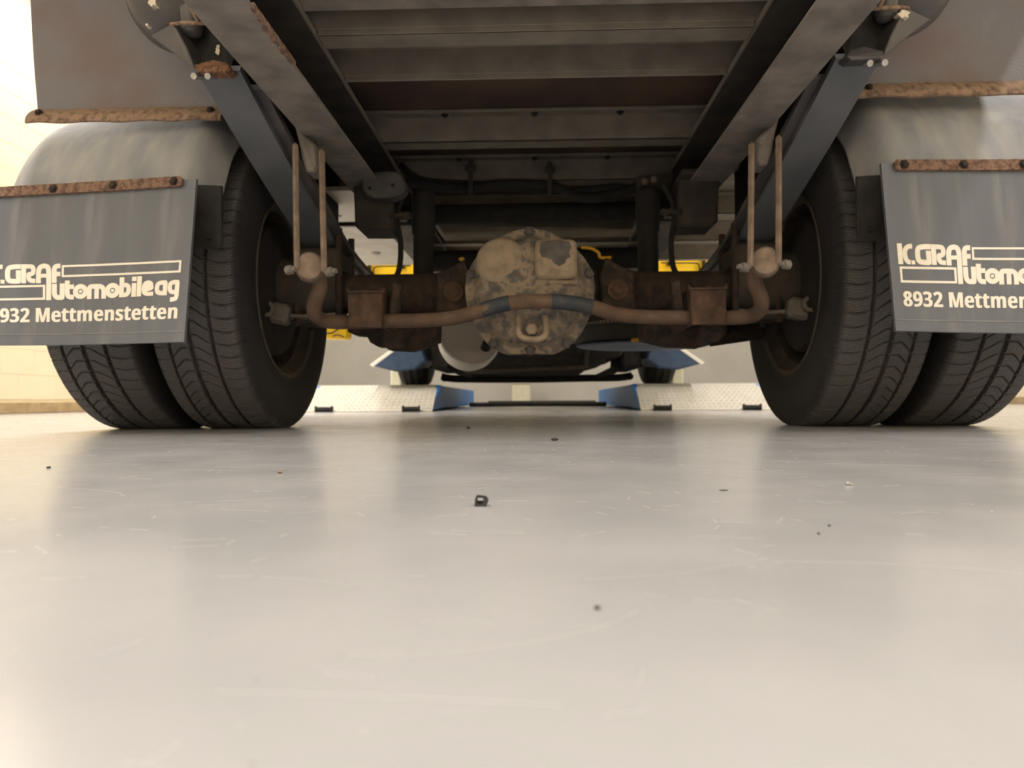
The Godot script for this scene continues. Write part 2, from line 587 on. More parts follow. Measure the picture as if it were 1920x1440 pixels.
func _ready() -> void:
	# ---- camera
	var cam := Camera3D.new()
	cam.name = "camera"
	add_child(cam)
	cam.position = Vector3(0, 0.06, 0)
	cam.rotation_degrees = Vector3(1.215, 1.84, -0.3)
	var lens := CameraAttributesPhysical.new()
	lens.frustum_focal_length = 24.0
	lens.frustum_near = 0.05
	lens.frustum_far = 60.0
	lens.frustum_focus_distance = 0.72
	lens.exposure_aperture = 10.0
	cam.attributes = lens
	cam.projection = Camera3D.PROJECTION_FRUSTUM
	cam.near = 0.05
	cam.far = 60.0
	cam.size = 2.0 * 0.05 * 720.0 / 1400.0
	cam.current = true
	# ---- surroundings and exposure: a closed room, lit by strip lamps out of view
	var env := Environment.new()
	env.background_mode = Environment.BG_COLOR
	env.background_color = Color(0, 0, 0)
	env.tonemap_mode = Environment.TONE_MAPPER_LINEAR
	env.tonemap_exposure = 0.97
	env.sdfgi_enabled = true
	env.ssao_enabled = true
	env.ssil_enabled = true
	var we := WorldEnvironment.new()
	we.name = "surroundings"
	we.environment = env
	add_child(we)
	materials()
	# ---- lamps: out of view, placed to light floor, flaps and left wall
	var places := ["well behind the truck", "just behind the truck's tail", "over the load body", "over the cab", "near the far wall"]
	var deep := [2.6, 0.4, -2.6, -5.2, -7.8]
	var bright := [7.0, 7.0, 7.0, 5.0, 3.6]
	for k in 5:
		tube_lamp(Vector3(-1.55, 3.83, deep[k]), 1.5, bright[k], Vector3.DOWN, "unseen white ceiling strip lamp of the left row, " + places[k], "ceiling strip lamps")
		tube_lamp(Vector3(2.5, 3.83, deep[k]), 1.5, bright[k], Vector3.DOWN, "unseen white ceiling strip lamp of the right row, " + places[k], "ceiling strip lamps")
	tube_lamp(Vector3(-2.66, 2.42, -2.9), 1.5, 3.4, Vector3(0.8, -0.6, 0), "strip lamp out of view, lighting the cream block wall beside the rear wheels", "unseen wall strip lamps")
	tube_lamp(Vector3(-2.66, 2.42, -4.5), 1.5, 3.4, Vector3(0.8, -0.6, 0), "strip lamp out of view, lighting the cream block wall beside the cab", "unseen wall strip lamps")
	room()
	truck = thing("truck", "rusty yellow light truck with twin rear wheels and printed mud flaps, seen from behind", "truck", Vector3(0, 0, -1.68))
	for side in [-1, 1]:
		wheels(side)
		mudguard(side)
		flap(side)
		suspension(side)
	body()
	axle()
	undergear()
	cab()
	for side in [-1, 1]:
		lift(side)
	background()
	debris()


# ---------------------------------------------------------------- the room
func room() -> void:
	var s := Shape.new()
	s.span(Vector3(-3.0, -0.2, -11.0), Vector3(4.6, 0.0, 4.4))
	structure("floor", s, M.floor, "smooth grey painted workshop floor with fine scratches")
	s = Shape.new()
	s.span(Vector3(-3.0, 3.9, -11.0), Vector3(4.6, 4.1, 4.4))
	structure("ceiling", s, M.ceiling_white, "white workshop ceiling")
	s = Shape.new()
	s.span(Vector3(-3.0, 0.0, -11.0), Vector3(-2.749, 3.9, 4.4))
	var wl := structure("wall_left", s, M.wall_cream, "cream painted block wall on the left of the truck")
	# courses of painted blocks, where the wall is seen past the wheel
	var rng := RandomNumberGenerator.new()
	rng.seed = 5
	var course := 0.134
	for r in 17:
		for k in 13:
			var z0 := -2.6 - k * 0.255 - (0.1275 if r % 2 else 0.0)
			s = Shape.new()
			var y0 := 0.075 + r * course
			s.span(Vector3(-2.77, y0 + 0.001, z0 - 0.254), Vector3(-2.7465 + rng.randf() * 0.0006, y0 + course - 0.001, z0 - 0.001), 0.0012)
			part("brick", s, M.wall_cream, wl)
	s = Shape.new()
	s.span(Vector3(-2.78, 0.0, -8.6), Vector3(-2.735, 0.062, 4.0), 0.004)
	structure("baseboard_left", s, M.concrete_base, "brown concrete base strip along the cream wall")
	s = Shape.new()
	s.span(Vector3(4.3, 0.0, -11.0), Vector3(4.6, 3.9, 4.4))
	structure("wall_right", s, M.wall_cream, "cream wall on the right of the truck")
	s = Shape.new()
	s.span(Vector3(4.26, 0.0, -8.6), Vector3(4.3, 0.062, 4.0), 0.004)
	structure("baseboard_right", s, M.concrete_base, "brown concrete base strip along the right wall")
	s = Shape.new()
	s.span(Vector3(-2.78, 0.0, -9.0), Vector3(4.3, 3.9, -8.6))
	structure("wall_back", s, M.wall_grey, "plain light grey wall beyond the vehicle lift")
	s = Shape.new()
	s.span(Vector3(-2.78, 0.0, 4.0), Vector3(4.3, 3.9, 4.4))
	structure("wall_front", s, M.wall_cream, "cream wall behind the camera")


# ---------------------------------------------------------------- wheels
const TYRE_R := 0.318
const HUB_Y := 0.3135
const AXLE_Z := -1.68


func tyre_mesh(side: int) -> ArrayMesh:
	# columns across the tyre: [x, radius, rib, place in the rib 0..1]; rib -1 keeps no cuts
	var w := 0.079
	var edges := [0.0, 0.175, 0.445, 0.715, 1.0]
	var gw := [0.0036, 0.0054, 0.0043]
	var cols := []
	cols.append([-0.074, 0.190, -1, 0.0])
	for p in [[-0.082, 0.198], [-0.086, 0.205], [-0.0855, 0.2075], [-0.090, 0.222], [-0.096, 0.243], [-0.0955, 0.246], [-0.0975, 0.256], [-0.0965, 0.276], [-0.0955, 0.279], [-0.0935, 0.291]]:
		cols.append([p[0], p[1], -1, 0.0])
	cols.append([-0.0880, TYRE_R - 0.0145, 0, -0.45])
	cols.append([-0.0840, TYRE_R - 0.0075, 0, -0.25])
	for r in 4:
		var a: float = -w + 2.0 * w * edges[r] + (gw[r - 1] if r > 0 else 0.0)
		var b: float = -w + 2.0 * w * edges[r + 1] - (gw[r] if r < 3 else 0.0)
		for k in 6:
			var t := k / 5.0
			var x := lerpf(a, b, t)
			cols.append([x, TYRE_R - 0.0032 * (x / w) * (x / w), r, t])
		if r < 3:
			cols.append([b + 0.0009, TYRE_R - 0.0095, -2, 0.0])
			var nx: float = -w + 2.0 * w * edges[r + 1] + gw[r]
			cols.append([nx - 0.0009, TYRE_R - 0.0095, -2, 1.0])
	cols.append([0.0840, TYRE_R - 0.0075, 3, 1.25])
	cols.append([0.0880, TYRE_R - 0.0145, 3, 1.45])
	for p in [[0.0935, 0.291], [0.0955, 0.279], [0.0965, 0.276], [0.0975, 0.256], [0.0955, 0.246], [0.096, 0.243], [0.090, 0.222], [0.0855, 0.2075], [0.086, 0.205], [0.082, 0.198], [0.074, 0.190]]:
		cols.append([p[0], p[1], -1, 0.0])
	cols.append([0.066, 0.196, -1, 0.0])
	cols.append([0.083, 0.25, -1, 0.0])
	cols.append([0.06, 0.29, -1, 0.0])
	cols.append([-0.06, 0.29, -1, 0.0])
	cols.append([-0.083, 0.25, -1, 0.0])
	cols.append([-0.066, 0.196, -1, 0.0])
	var off := func(r: int, t: float) -> float:
		match r:
			0: return 0.10 * t
			1: return 0.30 + 0.72 * clampf(t / 0.55, 0.0, 1.0)
			2: return 0.05 - 0.75 * clampf((t - 0.2) / 0.8, 0.0, 1.0)
			3: return 0.35 - 0.22 * sin(PI * clampf(t * 0.8, 0.0, 1.0))
		return 0.0
	var cut := func(r: int, t: float) -> float:
		match r:
			0: return 0.0035 if t < 0.35 or t > 0.75 else 0.0012
			1: return 0.0045
			2: return 0.004
			3: return 0.0012 if t < 0.12 else 0.0045
		return 0.0
	var offs := []
	for i in cols.size():
		var k: Array = cols[i]
		if k[2] >= 0: offs.append(off.call(k[2], clampf(k[3], 0.0, 1.0)))
		else: offs.append(0.0)
	for i in cols.size():
		if cols[i][2] == -2:
			offs[i] = offs[i - 1] if cols[i][3] == 0.0 else offs[i + 1]
	var pitches := 76
	var rows := [-0.10, -0.07, 0.07, 0.10, 0.36, 0.64]
	var deep := [0.0, 1.0, 1.0, 0.0, 0.0, 0.0]
	var nr := pitches * rows.size()
	var nc := cols.size()
	var at := PackedVector3Array()
	var uvs := PackedVector2Array()
	at.resize(nr * nc)
	uvs.resize(nr * nc)
	for k in pitches:
		for j in rows.size():
			for i in nc:
				var col: Array = cols[i]
				var ph: float = k + rows[j] + offs[i]
				var r: float = col[1]
				if col[2] >= 0: r -= deep[j] * cut.call(col[2], col[3])
				var th := TAU * ph / pitches
				var y := HUB_Y + r * sin(th)
				var x: float = col[0]
				if y < 0.0:
					y = 0.0
				at[(k * rows.size() + j) * nc + i] = Vector3(x * -side, y, r * cos(th))
				uvs[(k * rows.size() + j) * nc + i] = Vector2(k + rows[j], col[0] * 4.0 + 0.5)
	var s := Shape.new()
	s.use_uv = true
	for i in nc:
		var i2 := (i + 1) % nc
		var tread_col: bool = cols[i][2] != -1 and cols[i2][2] != -1
		for k in nr:
			var k2 := (k + 1) % nr
			var a := k * nc + i
			var b := k2 * nc + i
			var cc := k2 * nc + i2
			var d := k * nc + i2
			var ua := uvs[a]
			var ub := uvs[b]
			var uc := uvs[cc]
			var ud := uvs[d]
			if k2 == 0:
				ub.x += pitches
				uc.x += pitches
			var grp := -1 if tread_col else 1
			s.tri_uv(at[a], at[b], at[cc], ua, ub, uc, grp)
			s.tri_uv(at[a], at[cc], at[d], ua, uc, ud, grp)
	s.done()
	return s.mesh(Vector3.ZERO)


func wheels(side: int) -> void:
	var shape := tyre_mesh(side)
	for k in 2:
		var x: float = side * (0.6475 if k == 0 else 0.8575)
		var at := Vector3(x, 0, AXLE_Z)
		var ty := MeshInstance3D.new()
		ty.name = "tyre"
		ty.mesh = shape
		ty.material_override = M.tread_rubber
		truck.add_child(ty, true)
		ty.position = at - where(truck)
		ty.set_meta("label", ["inner ", "outer "][k] + ["left", "right"][(side + 1) / 2] + " rear tyre with winter tread")
		# the pressed steel wheel; the inner one shows its hollow side, the outer one its dish
		var s := Shape.new()
		var hub := Vector3(x, HUB_Y, AXLE_Z)
		var n := Vector3(-side, 0, 0)
		var dish := -0.05 if k == 0 else 0.05
		var prof := [Vector2(0.199, 0.082), Vector2(0.203, 0.086), Vector2(0.2, 0.089), Vector2(0.192, 0.085), Vector2(0.189, 0.072), Vector2(0.176, 0.06), Vector2(0.172, dish + 0.03), Vector2(0.168, dish + 0.01), Vector2(0.12, dish + 0.004), Vector2(0.0, dish + 0.004), Vector2(0.0, dish - 0.004), Vector2(0.12, dish - 0.004), Vector2(0.168, dish - 0.01), Vector2(0.172, dish - 0.03), Vector2(0.176, -0.06), Vector2(0.189, -0.072), Vector2(0.192, -0.085), Vector2(0.2, -0.089), Vector2(0.203, -0.086), Vector2(0.199, -0.082), Vector2(0.19, -0.07), Vector2(0.182, -0.05), Vector2(0.182, 0.05), Vector2(0.19, 0.07)]
		s.lathe(hub, n, prof, 48, true)
		part("rim", s, M.rim_steel, ty)
		if k == 0:
			s = Shape.new()
			s.lathe(hub, n, [Vector2(0, -0.04), Vector2(0.148, -0.04), Vector2(0.15, -0.02), Vector2(0.15, 0.055), Vector2(0.143, 0.063), Vector2(0.12, 0.066), Vector2(0.1, 0.078), Vector2(0.06, 0.082), Vector2(0, 0.082)], 40)
			part("brake_drum", s, M.black_dirt_and_shade, truck)
			s = Shape.new()
			s.lathe(hub + n * 0.05, n, [Vector2(0, 0), Vector2(0.072, 0), Vector2(0.072, 0.12), Vector2(0.066, 0.128), Vector2(0.066, 0.16), Vector2(0, 0.16)], 32)
			part("axle_hub", s, M.frame_dark, truck)
			# wheel cylinder housing with its cable
			s = Shape.new()
			s.box(hub + n * 0.085 + Vector3(0, -0.062, 0.06), Vector3(0.05, 0.045, 0.045), Basis(Vector3.FORWARD, 0.2), 0.008)
			s.lathe(hub + n * 0.07 + Vector3(0, -0.055, 0.085), Vector3(0, 0, 1), [Vector2(0, 0), Vector2(0.017, 0), Vector2(0.017, 0.012), Vector2(0.009, 0.012), Vector2(0.009, 0.004), Vector2(0, 0.004)], 16)
			var bf := part("brake_actuator", s, M.dusty_steel, truck)
			s = Shape.new()
			s.bar([hub + n * 0.1 + Vector3(0, -0.065, 0.06), hub + n * 0.15 + Vector3(0, -0.068, 0.06), hub + n * 0.22 + Vector3(0, -0.062, 0.05)], 0.0045, 8)
			part("brake_cable", s, M.dusty_steel, bf)


# ---------------------------------------------------------------- mudguards and flaps
func mudguard(side: int) -> void:
	# curved sheet over the twin tyres; its inner edge turns in towards the wheel
	var s := sided(side)
	var face := func(u: float, w: float, r: float) -> Vector3:
		var a := deg_to_rad(lerpf(20.0, 172.0, w))
		var x := lerpf(-0.972, -0.578, u)
		var turn := 0.0
		if u > 0.86: turn = pow((u - 0.86) / 0.14, 2.0) * 0.055
		elif u < 0.06: turn = pow((0.06 - u) / 0.06, 2.0) * 0.01
		var rr := r - turn - (0.036 if side < 0 else 0.012) * (1.0 - u) + 0.0018 * sin(w * 47.0 + u * 9.0) * sin(u * 7.0)
		return Vector3(x, HUB_Y + 0.005 + rr * sin(a), AXLE_Z + rr * cos(a))
	s.sheet(30, 60, func(u, w): return face.call(u, w, 0.402), func(u, w): return face.call(u, w, 0.3985))
	part("mudguard", s, M.sheet_grey, truck, ["left", "right"][(side + 1) / 2] + " bare grey sheet mudguard curving over the rear tyres")
	# inner stay behind the flap
	s = sided(side)
	s.poly([Vector3(-0.62, 0.45, -1.315), Vector3(-0.566, 0.45, -1.325), Vector3(-0.566, 0.345, -1.325), Vector3(-0.572, 0.335, -1.325), Vector3(-0.62, 0.335, -1.315)], Vector3(0, 0, -0.006), 0.0015)
	s.bolt(Vector3(-0.585, 0.355, -1.319), Vector3(0, 0, 1), 0.004, 0.005)
	part("mudguard_stay", s, M.black_dirt_and_shade, truck)  # dark colour stands in for the shadow behind the flap
	# upright panel above, with its rusty turned-out lip
	var top := 0.95
	var yb := 0.612 if side < 0 else 0.632
	s = sided(side)
	var pan := func(u: float, w: float, back: float) -> Vector3:
		var x := lerpf(-1.0 if side > 0 else lerpf(-0.952, -0.968, w), -0.59, u)
		var y := lerpf(yb, top, w)
		var z := -1.392 + 0.016 * w + 0.0025 * sin(u * 8.0 + w * 5.0) - back
		if w < 0.001: z += 0.001
		return Vector3(x, y, z)
	s.sheet(10, 14, func(u, w): return pan.call(u, w, 0.0), func(u, w): return pan.call(u, w, 0.003))
	var panel := part("rear_panel", s, M.panel_primer, truck, ["left", "right"][(side + 1) / 2] + " primer-coloured rear panel with surface rust")
	s = sided(side)
	var lip := func(u: float, w: float, back: float) -> Vector3:
		var x := lerpf(-1.002 if side > 0 else -0.957, -0.585, u)
		var curve := 1.0 - pow(1.0 - w, 2.0)
		return Vector3(x, yb + 0.010 - 0.036 * w + 0.0012 * sin(u * 23.0) * w - back * 0.4, -1.391 + 0.030 * curve + 0.001 * sin(u * 31.0) - back)
	s.sheet(28, 6, func(u, w): return lip.call(u, w, 0.0), func(u, w): return lip.call(u, w, 0.004))
	part("rusty_lip", s, M.rust_pale, panel)
	for u in [0.06, 0.94]:
		s = sided(side)
		s.bolt(lip.call(u, 0.45, -0.001), Vector3(0, 0.55, 0.83), 0.0055, 0.005)
		part("bolt", s, M.rust_dark, panel)


func flap(side: int) -> void:
	var a0: Vector3  # upper left, upper right, lower left, lower right corners as one looks at it
	var a1: Vector3
	var b0: Vector3
	var b1: Vector3
	if side < 0:
		a0 = Vector3(-1.0061, 0.4421, -1.3120)
		a1 = Vector3(-0.5882, 0.4473, -1.2720)
		b0 = Vector3(-0.9674, 0.1603, -1.2700)
		b1 = Vector3(-0.5895, 0.1601, -1.2320)
	else:
		a0 = Vector3(0.5905, 0.4602, -1.2850)
		a1 = Vector3(0.9656, 0.4610, -1.3000)
		b0 = Vector3(0.5896, 0.1699, -1.2400)
		b1 = Vector3(0.9338, 0.1650, -1.2550)
	var surf := func(u: float, w: float, lift: float) -> Vector3:
		var p := a0.lerp(a1, u).lerp(b0.lerp(b1, u), w)
		var bow := 0.010 * sin(PI * clampf(u, 0, 1)) * (0.35 + 0.65 * w)
		var n := (a1 - a0).cross(b0 - a0).normalized() * -1.0
		return p + n * (lift - bow * 0.6)
	var s := Shape.new()
	s.sheet(20, 20, func(u, w): return surf.call(u, w, 0.0), func(u, w): return surf.call(u, w, -0.006))
	var name_side: String = ["left", "right"][(side + 1) / 2]
	var f := part("mud_flap", s, M.flap_rubber, truck, name_side + " dark grey rubber mud flap printed with a white garage name")
	# moulded rib near the lower edge
	s = Shape.new()
	s.sheet(20, 2, func(u, w): return surf.call(u, 0.932 + 0.010 * w, 0.0012 * sin(PI * w) + 0.0002), func(u, w): return surf.call(u, 0.932 + 0.010 * w, -0.001))
	part("moulded_rib", s, M.flap_edge, f)
	# the rusty clamp bar with its four bolts
	var u0 := 0.055
	var u1 := 0.945
	s = Shape.new()
	var barf := func(u: float, w: float, l: float) -> Vector3:
		var uu := lerpf(u0, u1, u)
		var end := minf(u, 1.0 - u)
		var shrink := 1.0 - (0.45 * pow(1.0 - end / 0.012, 2.0) if end < 0.012 else 0.0)
		var dip := 0.0025 * sin(u * 19.0) * 0.15
		return surf.call(uu, 0.017 + dip + (w - 0.5) * 0.064 * shrink, l)
	s.sheet(80, 3, func(u, w): return barf.call(u, w, 0.0058), func(u, w): return barf.call(u, w, -0.0005))
	part("clamp_bar", s, M.rust, f, "rusty bolted clamp bar")
	for k in 4:
		var u := lerpf(0.098 if side > 0 else 0.085, 0.915 if side > 0 else 0.908, k / 3.0)
		s = Shape.new()
		var o: Vector3 = surf.call(u, 0.017, 0.006)
		s.bolt(o, (surf.call(u, 0.017, 0.01) - o).normalized(), 0.0058, 0.005)
		part("bolt", s, M.rust_dark, f)
	lettering(f, surf)


func stroke(pts: Array, width: float) -> Array:
	var line := PackedVector2Array()
	for p in pts: line.append(p)
	return Geometry2D.offset_polyline(line, width / 2.0, Geometry2D.JOIN_ROUND, Geometry2D.END_BUTT)


# rounds the corners of a polyline of [x, y, radius] points
func soft(raw: Array) -> Array:
	var out := []
	for i in raw.size():
		var p := Vector2(raw[i][0], raw[i][1])
		var r: float = raw[i][2] if raw[i].size() > 2 else 0.0
		if i == 0 or i == raw.size() - 1 or r <= 0.0:
			out.append(p)
			continue
		var a := Vector2(raw[i - 1][0], raw[i - 1][1])
		var b := Vector2(raw[i + 1][0], raw[i + 1][1])
		var pa := p + (a - p).normalized() * minf(r, p.distance_to(a) * 0.5)
		var pb := p + (b - p).normalized() * minf(r, p.distance_to(b) * 0.5)
		for k in 7:
			var t := k / 6.0
			out.append(pa.lerp(p, t).lerp(p.lerp(pb, t), t))
	return out


func ring(cx: float, cy: float, r: float, n := 24) -> Array:
	var out := []
	for k in n:
		out.append(Vector2(cx + r * cos(TAU * k / n), cy + r * sin(TAU * k / n)))
	return out


func lettering(f: Node3D, surf: Callable) -> void:
	# printed name: measured in print units, 405 across the flap and 313 down it
	var at := func(p: Vector2, l: float) -> Vector3: return surf.call((p.x + 16.0) / 405.0, (p.y + 153.0) / 313.0, l)
	var glyphs := [
		["K", [soft([[4.7, 0], [4.7, 38.5]])], 9.4, [soft([[29, 5], [21, 5, 6], [14.0, 12, 9], [14.0, 26, 9], [18, 34.2, 7], [24, 34.6]])], 8.6],
		["point", [[Vector2(25.6, 35.0), Vector2(32.4, 35.0)]], 7.5, [], 0],
		["G", [soft([[64.5, 5.5], [50, 5.5, 6], [38.5, 8, 10], [38.5, 33, 10], [50, 34.8, 6], [59.7, 34.8, 0.5], [59.7, 13]])], 9.6, [], 0],
		["R", [soft([[69.8, 1], [69.8, 39]])], 9.2, [soft([[71, 5.5], [80, 5.5, 4], [88.5, 6.5, 8], [88.5, 21, 9], [79, 21.2, 2], [80, 34, 10], [92.3, 35]])], 8.6],
		["A", [soft([[98.4, 39.5], [98.4, 10, 12], [108, 4.6, 8], [118.4, 8, 12], [118.4, 73.5]])], 9.4, [[Vector2(99, 25), Vector2(118, 25)]], 7.5],
		["F", [soft([[128.8, 39.8], [128.8, 6.6, 10], [140.6, 6.6]])], 9.2, [[Vector2(130, 22.5), Vector2(140.6, 22.5)]], 8.6],
		["u", [soft([[129.3, 42], [129.3, 68.8, 13], [144.6, 68.8, 0.5], [144.6, 41.5]])], 9.4, [], 0],
		["t", [soft([[154.4, 36], [154.4, 68.6, 12], [167.5, 68.6]])], 9.2, [[Vector2(155, 48.5), Vector2(167.5, 48.5)]], 8.6],
		["m", [soft([[197.7, 73.6], [197.7, 49.2, 5], [226, 49.2, 11], [226, 73.6]])], 9.0, [[Vector2(212, 51), Vector2(212, 73.4)]], 8.8],
		["b", [[Vector2(260.7, 33.5), Vector2(260.7, 72)]], 9.0, [soft([[262, 48.5], [272, 48.5, 9], [275.5, 58, 8], [272, 67.6, 9], [262, 67.6]])], 8.6],
		["i", [[Vector2(284.6, 45.5), Vector2(284.6, 72)]], 8.8, [[Vector2(284.6, 33.4), Vector2(284.6, 41.5)]], 8.8],
		["l", [[Vector2(294.8, 33), Vector2(294.8, 71.6)]], 8.8, [], 0],
		["e", [soft([[305.5, 60.0], [319.2, 56.5, 2], [317.5, 46, 8], [309, 45.2, 7], [303.6, 50, 8], [303.6, 64, 8], [309, 67.5, 5], [322.5, 67.3]])], 7.6, [], 0],
		["a", [soft([[345.2, 71.5], [345.2, 47, 0.5], [336, 47, 7], [329.5, 50, 8], [329.5, 64, 8], [335, 67, 6], [340.8, 67]])], 8.4, [], 0],
		["g", [soft([[356, 79.8], [362, 79.8, 4], [368.2, 78, 7], [368.2, 47, 0.5], [360, 47, 7], [354, 50, 8], [354, 62, 8], [359, 66, 6], [364, 66]])], 8.2, [], 0],
	]
	for gl in glyphs:
		var s := Shape.new()
		for set_ in [[gl[1], gl[2]], [gl[3], gl[4]]]:
			for line in set_[0]:
				for polygon in stroke(line, set_[1]):
					raised(s, polygon, at)
		part("letter", s, M.print_white, f)
	for cx in [180.5, 243.0]:
		var s := Shape.new()
		annulus(s, ring(cx, 58.3, 14.6), ring(cx, 58.3, 5.2), at)
		raised(s, PackedVector2Array(ring(cx, 58.3, 3.3, 12)), at)
		part("letter", s, M.print_white, f)
	for r in [[143.5, 5.5, 373.0, 29.0, 3.9], [1.5, 43.0, 111.5, 72.5, 4.2]]:
		var s := Shape.new()
		var o := subdivided([Vector2(r[0], r[1]), Vector2(r[2], r[1]), Vector2(r[2], r[3]), Vector2(r[0], r[3])])
		var n := subdivided([Vector2(r[0] + r[4], r[1] + r[4]), Vector2(r[2] - r[4], r[1] + r[4]), Vector2(r[2] - r[4], r[3] - r[4]), Vector2(r[0] + r[4], r[3] - r[4])])
		annulus(s, o, n, at)
		part("printed_box", s, M.print_white, f)
	# the place name below, in plain bold type
	var tm := TextMesh.new()
	var font := SystemFont.new()
	font.font_names = PackedStringArray(["Droid Sans"])
	font.font_weight = 700
	tm.font = font
	tm.font_size = 64
	tm.pixel_size = 0.01
	tm.depth = 0.05
	tm.text = "8932 Mettmenstetten"
	var arr := tm.get_mesh_arrays()
	var pts: PackedVector3Array = arr[Mesh.ARRAY_VERTEX]
	var lo := pts[0]
	var hi := pts[0]
	for p in pts:
		lo = lo.min(p)
		hi = hi.max(p)
	var idx: PackedInt32Array = arr[Mesh.ARRAY_INDEX] if arr[Mesh.ARRAY_INDEX] != null else PackedInt32Array(range(pts.size()))
	var st := SurfaceTool.new()
	st.begin(Mesh.PRIMITIVE_TRIANGLES)
	st.set_smooth_group(-1)
	var base := where(f)
	for twice in 2:
		for i in idx:
			var p := pts[i]
			var u := Vector2(3.5 + twice * 1.1 + (p.x - lo.x) / (hi.x - lo.x) * 367.5, 117.0 - (p.y - lo.y) / (hi.y - lo.y) * 29.0)
			st.add_vertex(at.call(u, (0.0009 + twice * 0.00004) if p.z > 0.0 else -0.0002) - base)
	st.generate_normals()
	var o := MeshInstance3D.new()
	o.name = "place_name"
	o.mesh = st.commit()
	o.material_override = M.print_white
	f.add_child(o, true)


func subdivided(q: Array) -> Array:
	var out := []
	for i in q.size():
		for k in 8:
			out.append(q[i].lerp(q[(i + 1) % q.size()], k / 8.0))
	return out


func raised(s: Shape, polygon: PackedVector2Array, at: Callable) -> void:
	var idx := Geometry2D.triangulate_polygon(polygon)
	for i in range(0, idx.size(), 3):
		var a := idx[i]
		var b := idx[i + 1]
		var d := idx[i + 2]
		if (polygon[b] - polygon[a]).cross(polygon[d] - polygon[a]) < 0:
			var t := b
			b = d
			d = t
		s.tri(at.call(polygon[a], 0.0009), at.call(polygon[b], 0.0009), at.call(polygon[d], 0.0009))
		s.tri(at.call(polygon[a], -0.0002), at.call(polygon[d], -0.0002), at.call(polygon[b], -0.0002))
	var area := 0.0
	for i in polygon.size():
		area += polygon[i].cross(polygon[(i + 1) % polygon.size()])
	for i in polygon.size():
		var p := polygon[i]
		var q := polygon[(i + 1) % polygon.size()]
		if area < 0:
			var t := p
			p = q
			q = t
		s.quad(at.call(p, 0.0009), at.call(p, -0.0002), at.call(q, -0.0002), at.call(q, 0.0009))
	s.done()


func annulus(s: Shape, o: Array, n: Array, at: Callable) -> void:
	for i in o.size():
		var j := (i + 1) % o.size()
		s.quad(at.call(o[i], 0.0009), at.call(o[j], 0.0009), at.call(n[j], 0.0009), at.call(n[i], 0.0009))
		s.quad(at.call(o[i], -0.0002), at.call(n[i], -0.0002), at.call(n[j], -0.0002), at.call(o[j], -0.0002))
		s.quad(at.call(o[i], 0.0009), at.call(o[i], -0.0002), at.call(o[j], -0.0002), at.call(o[j], 0.0009))
		s.quad(at.call(n[i], 0.0009), at.call(n[j], 0.0009), at.call(n[j], -0.0002), at.call(n[i], -0.0002))
	s.done()


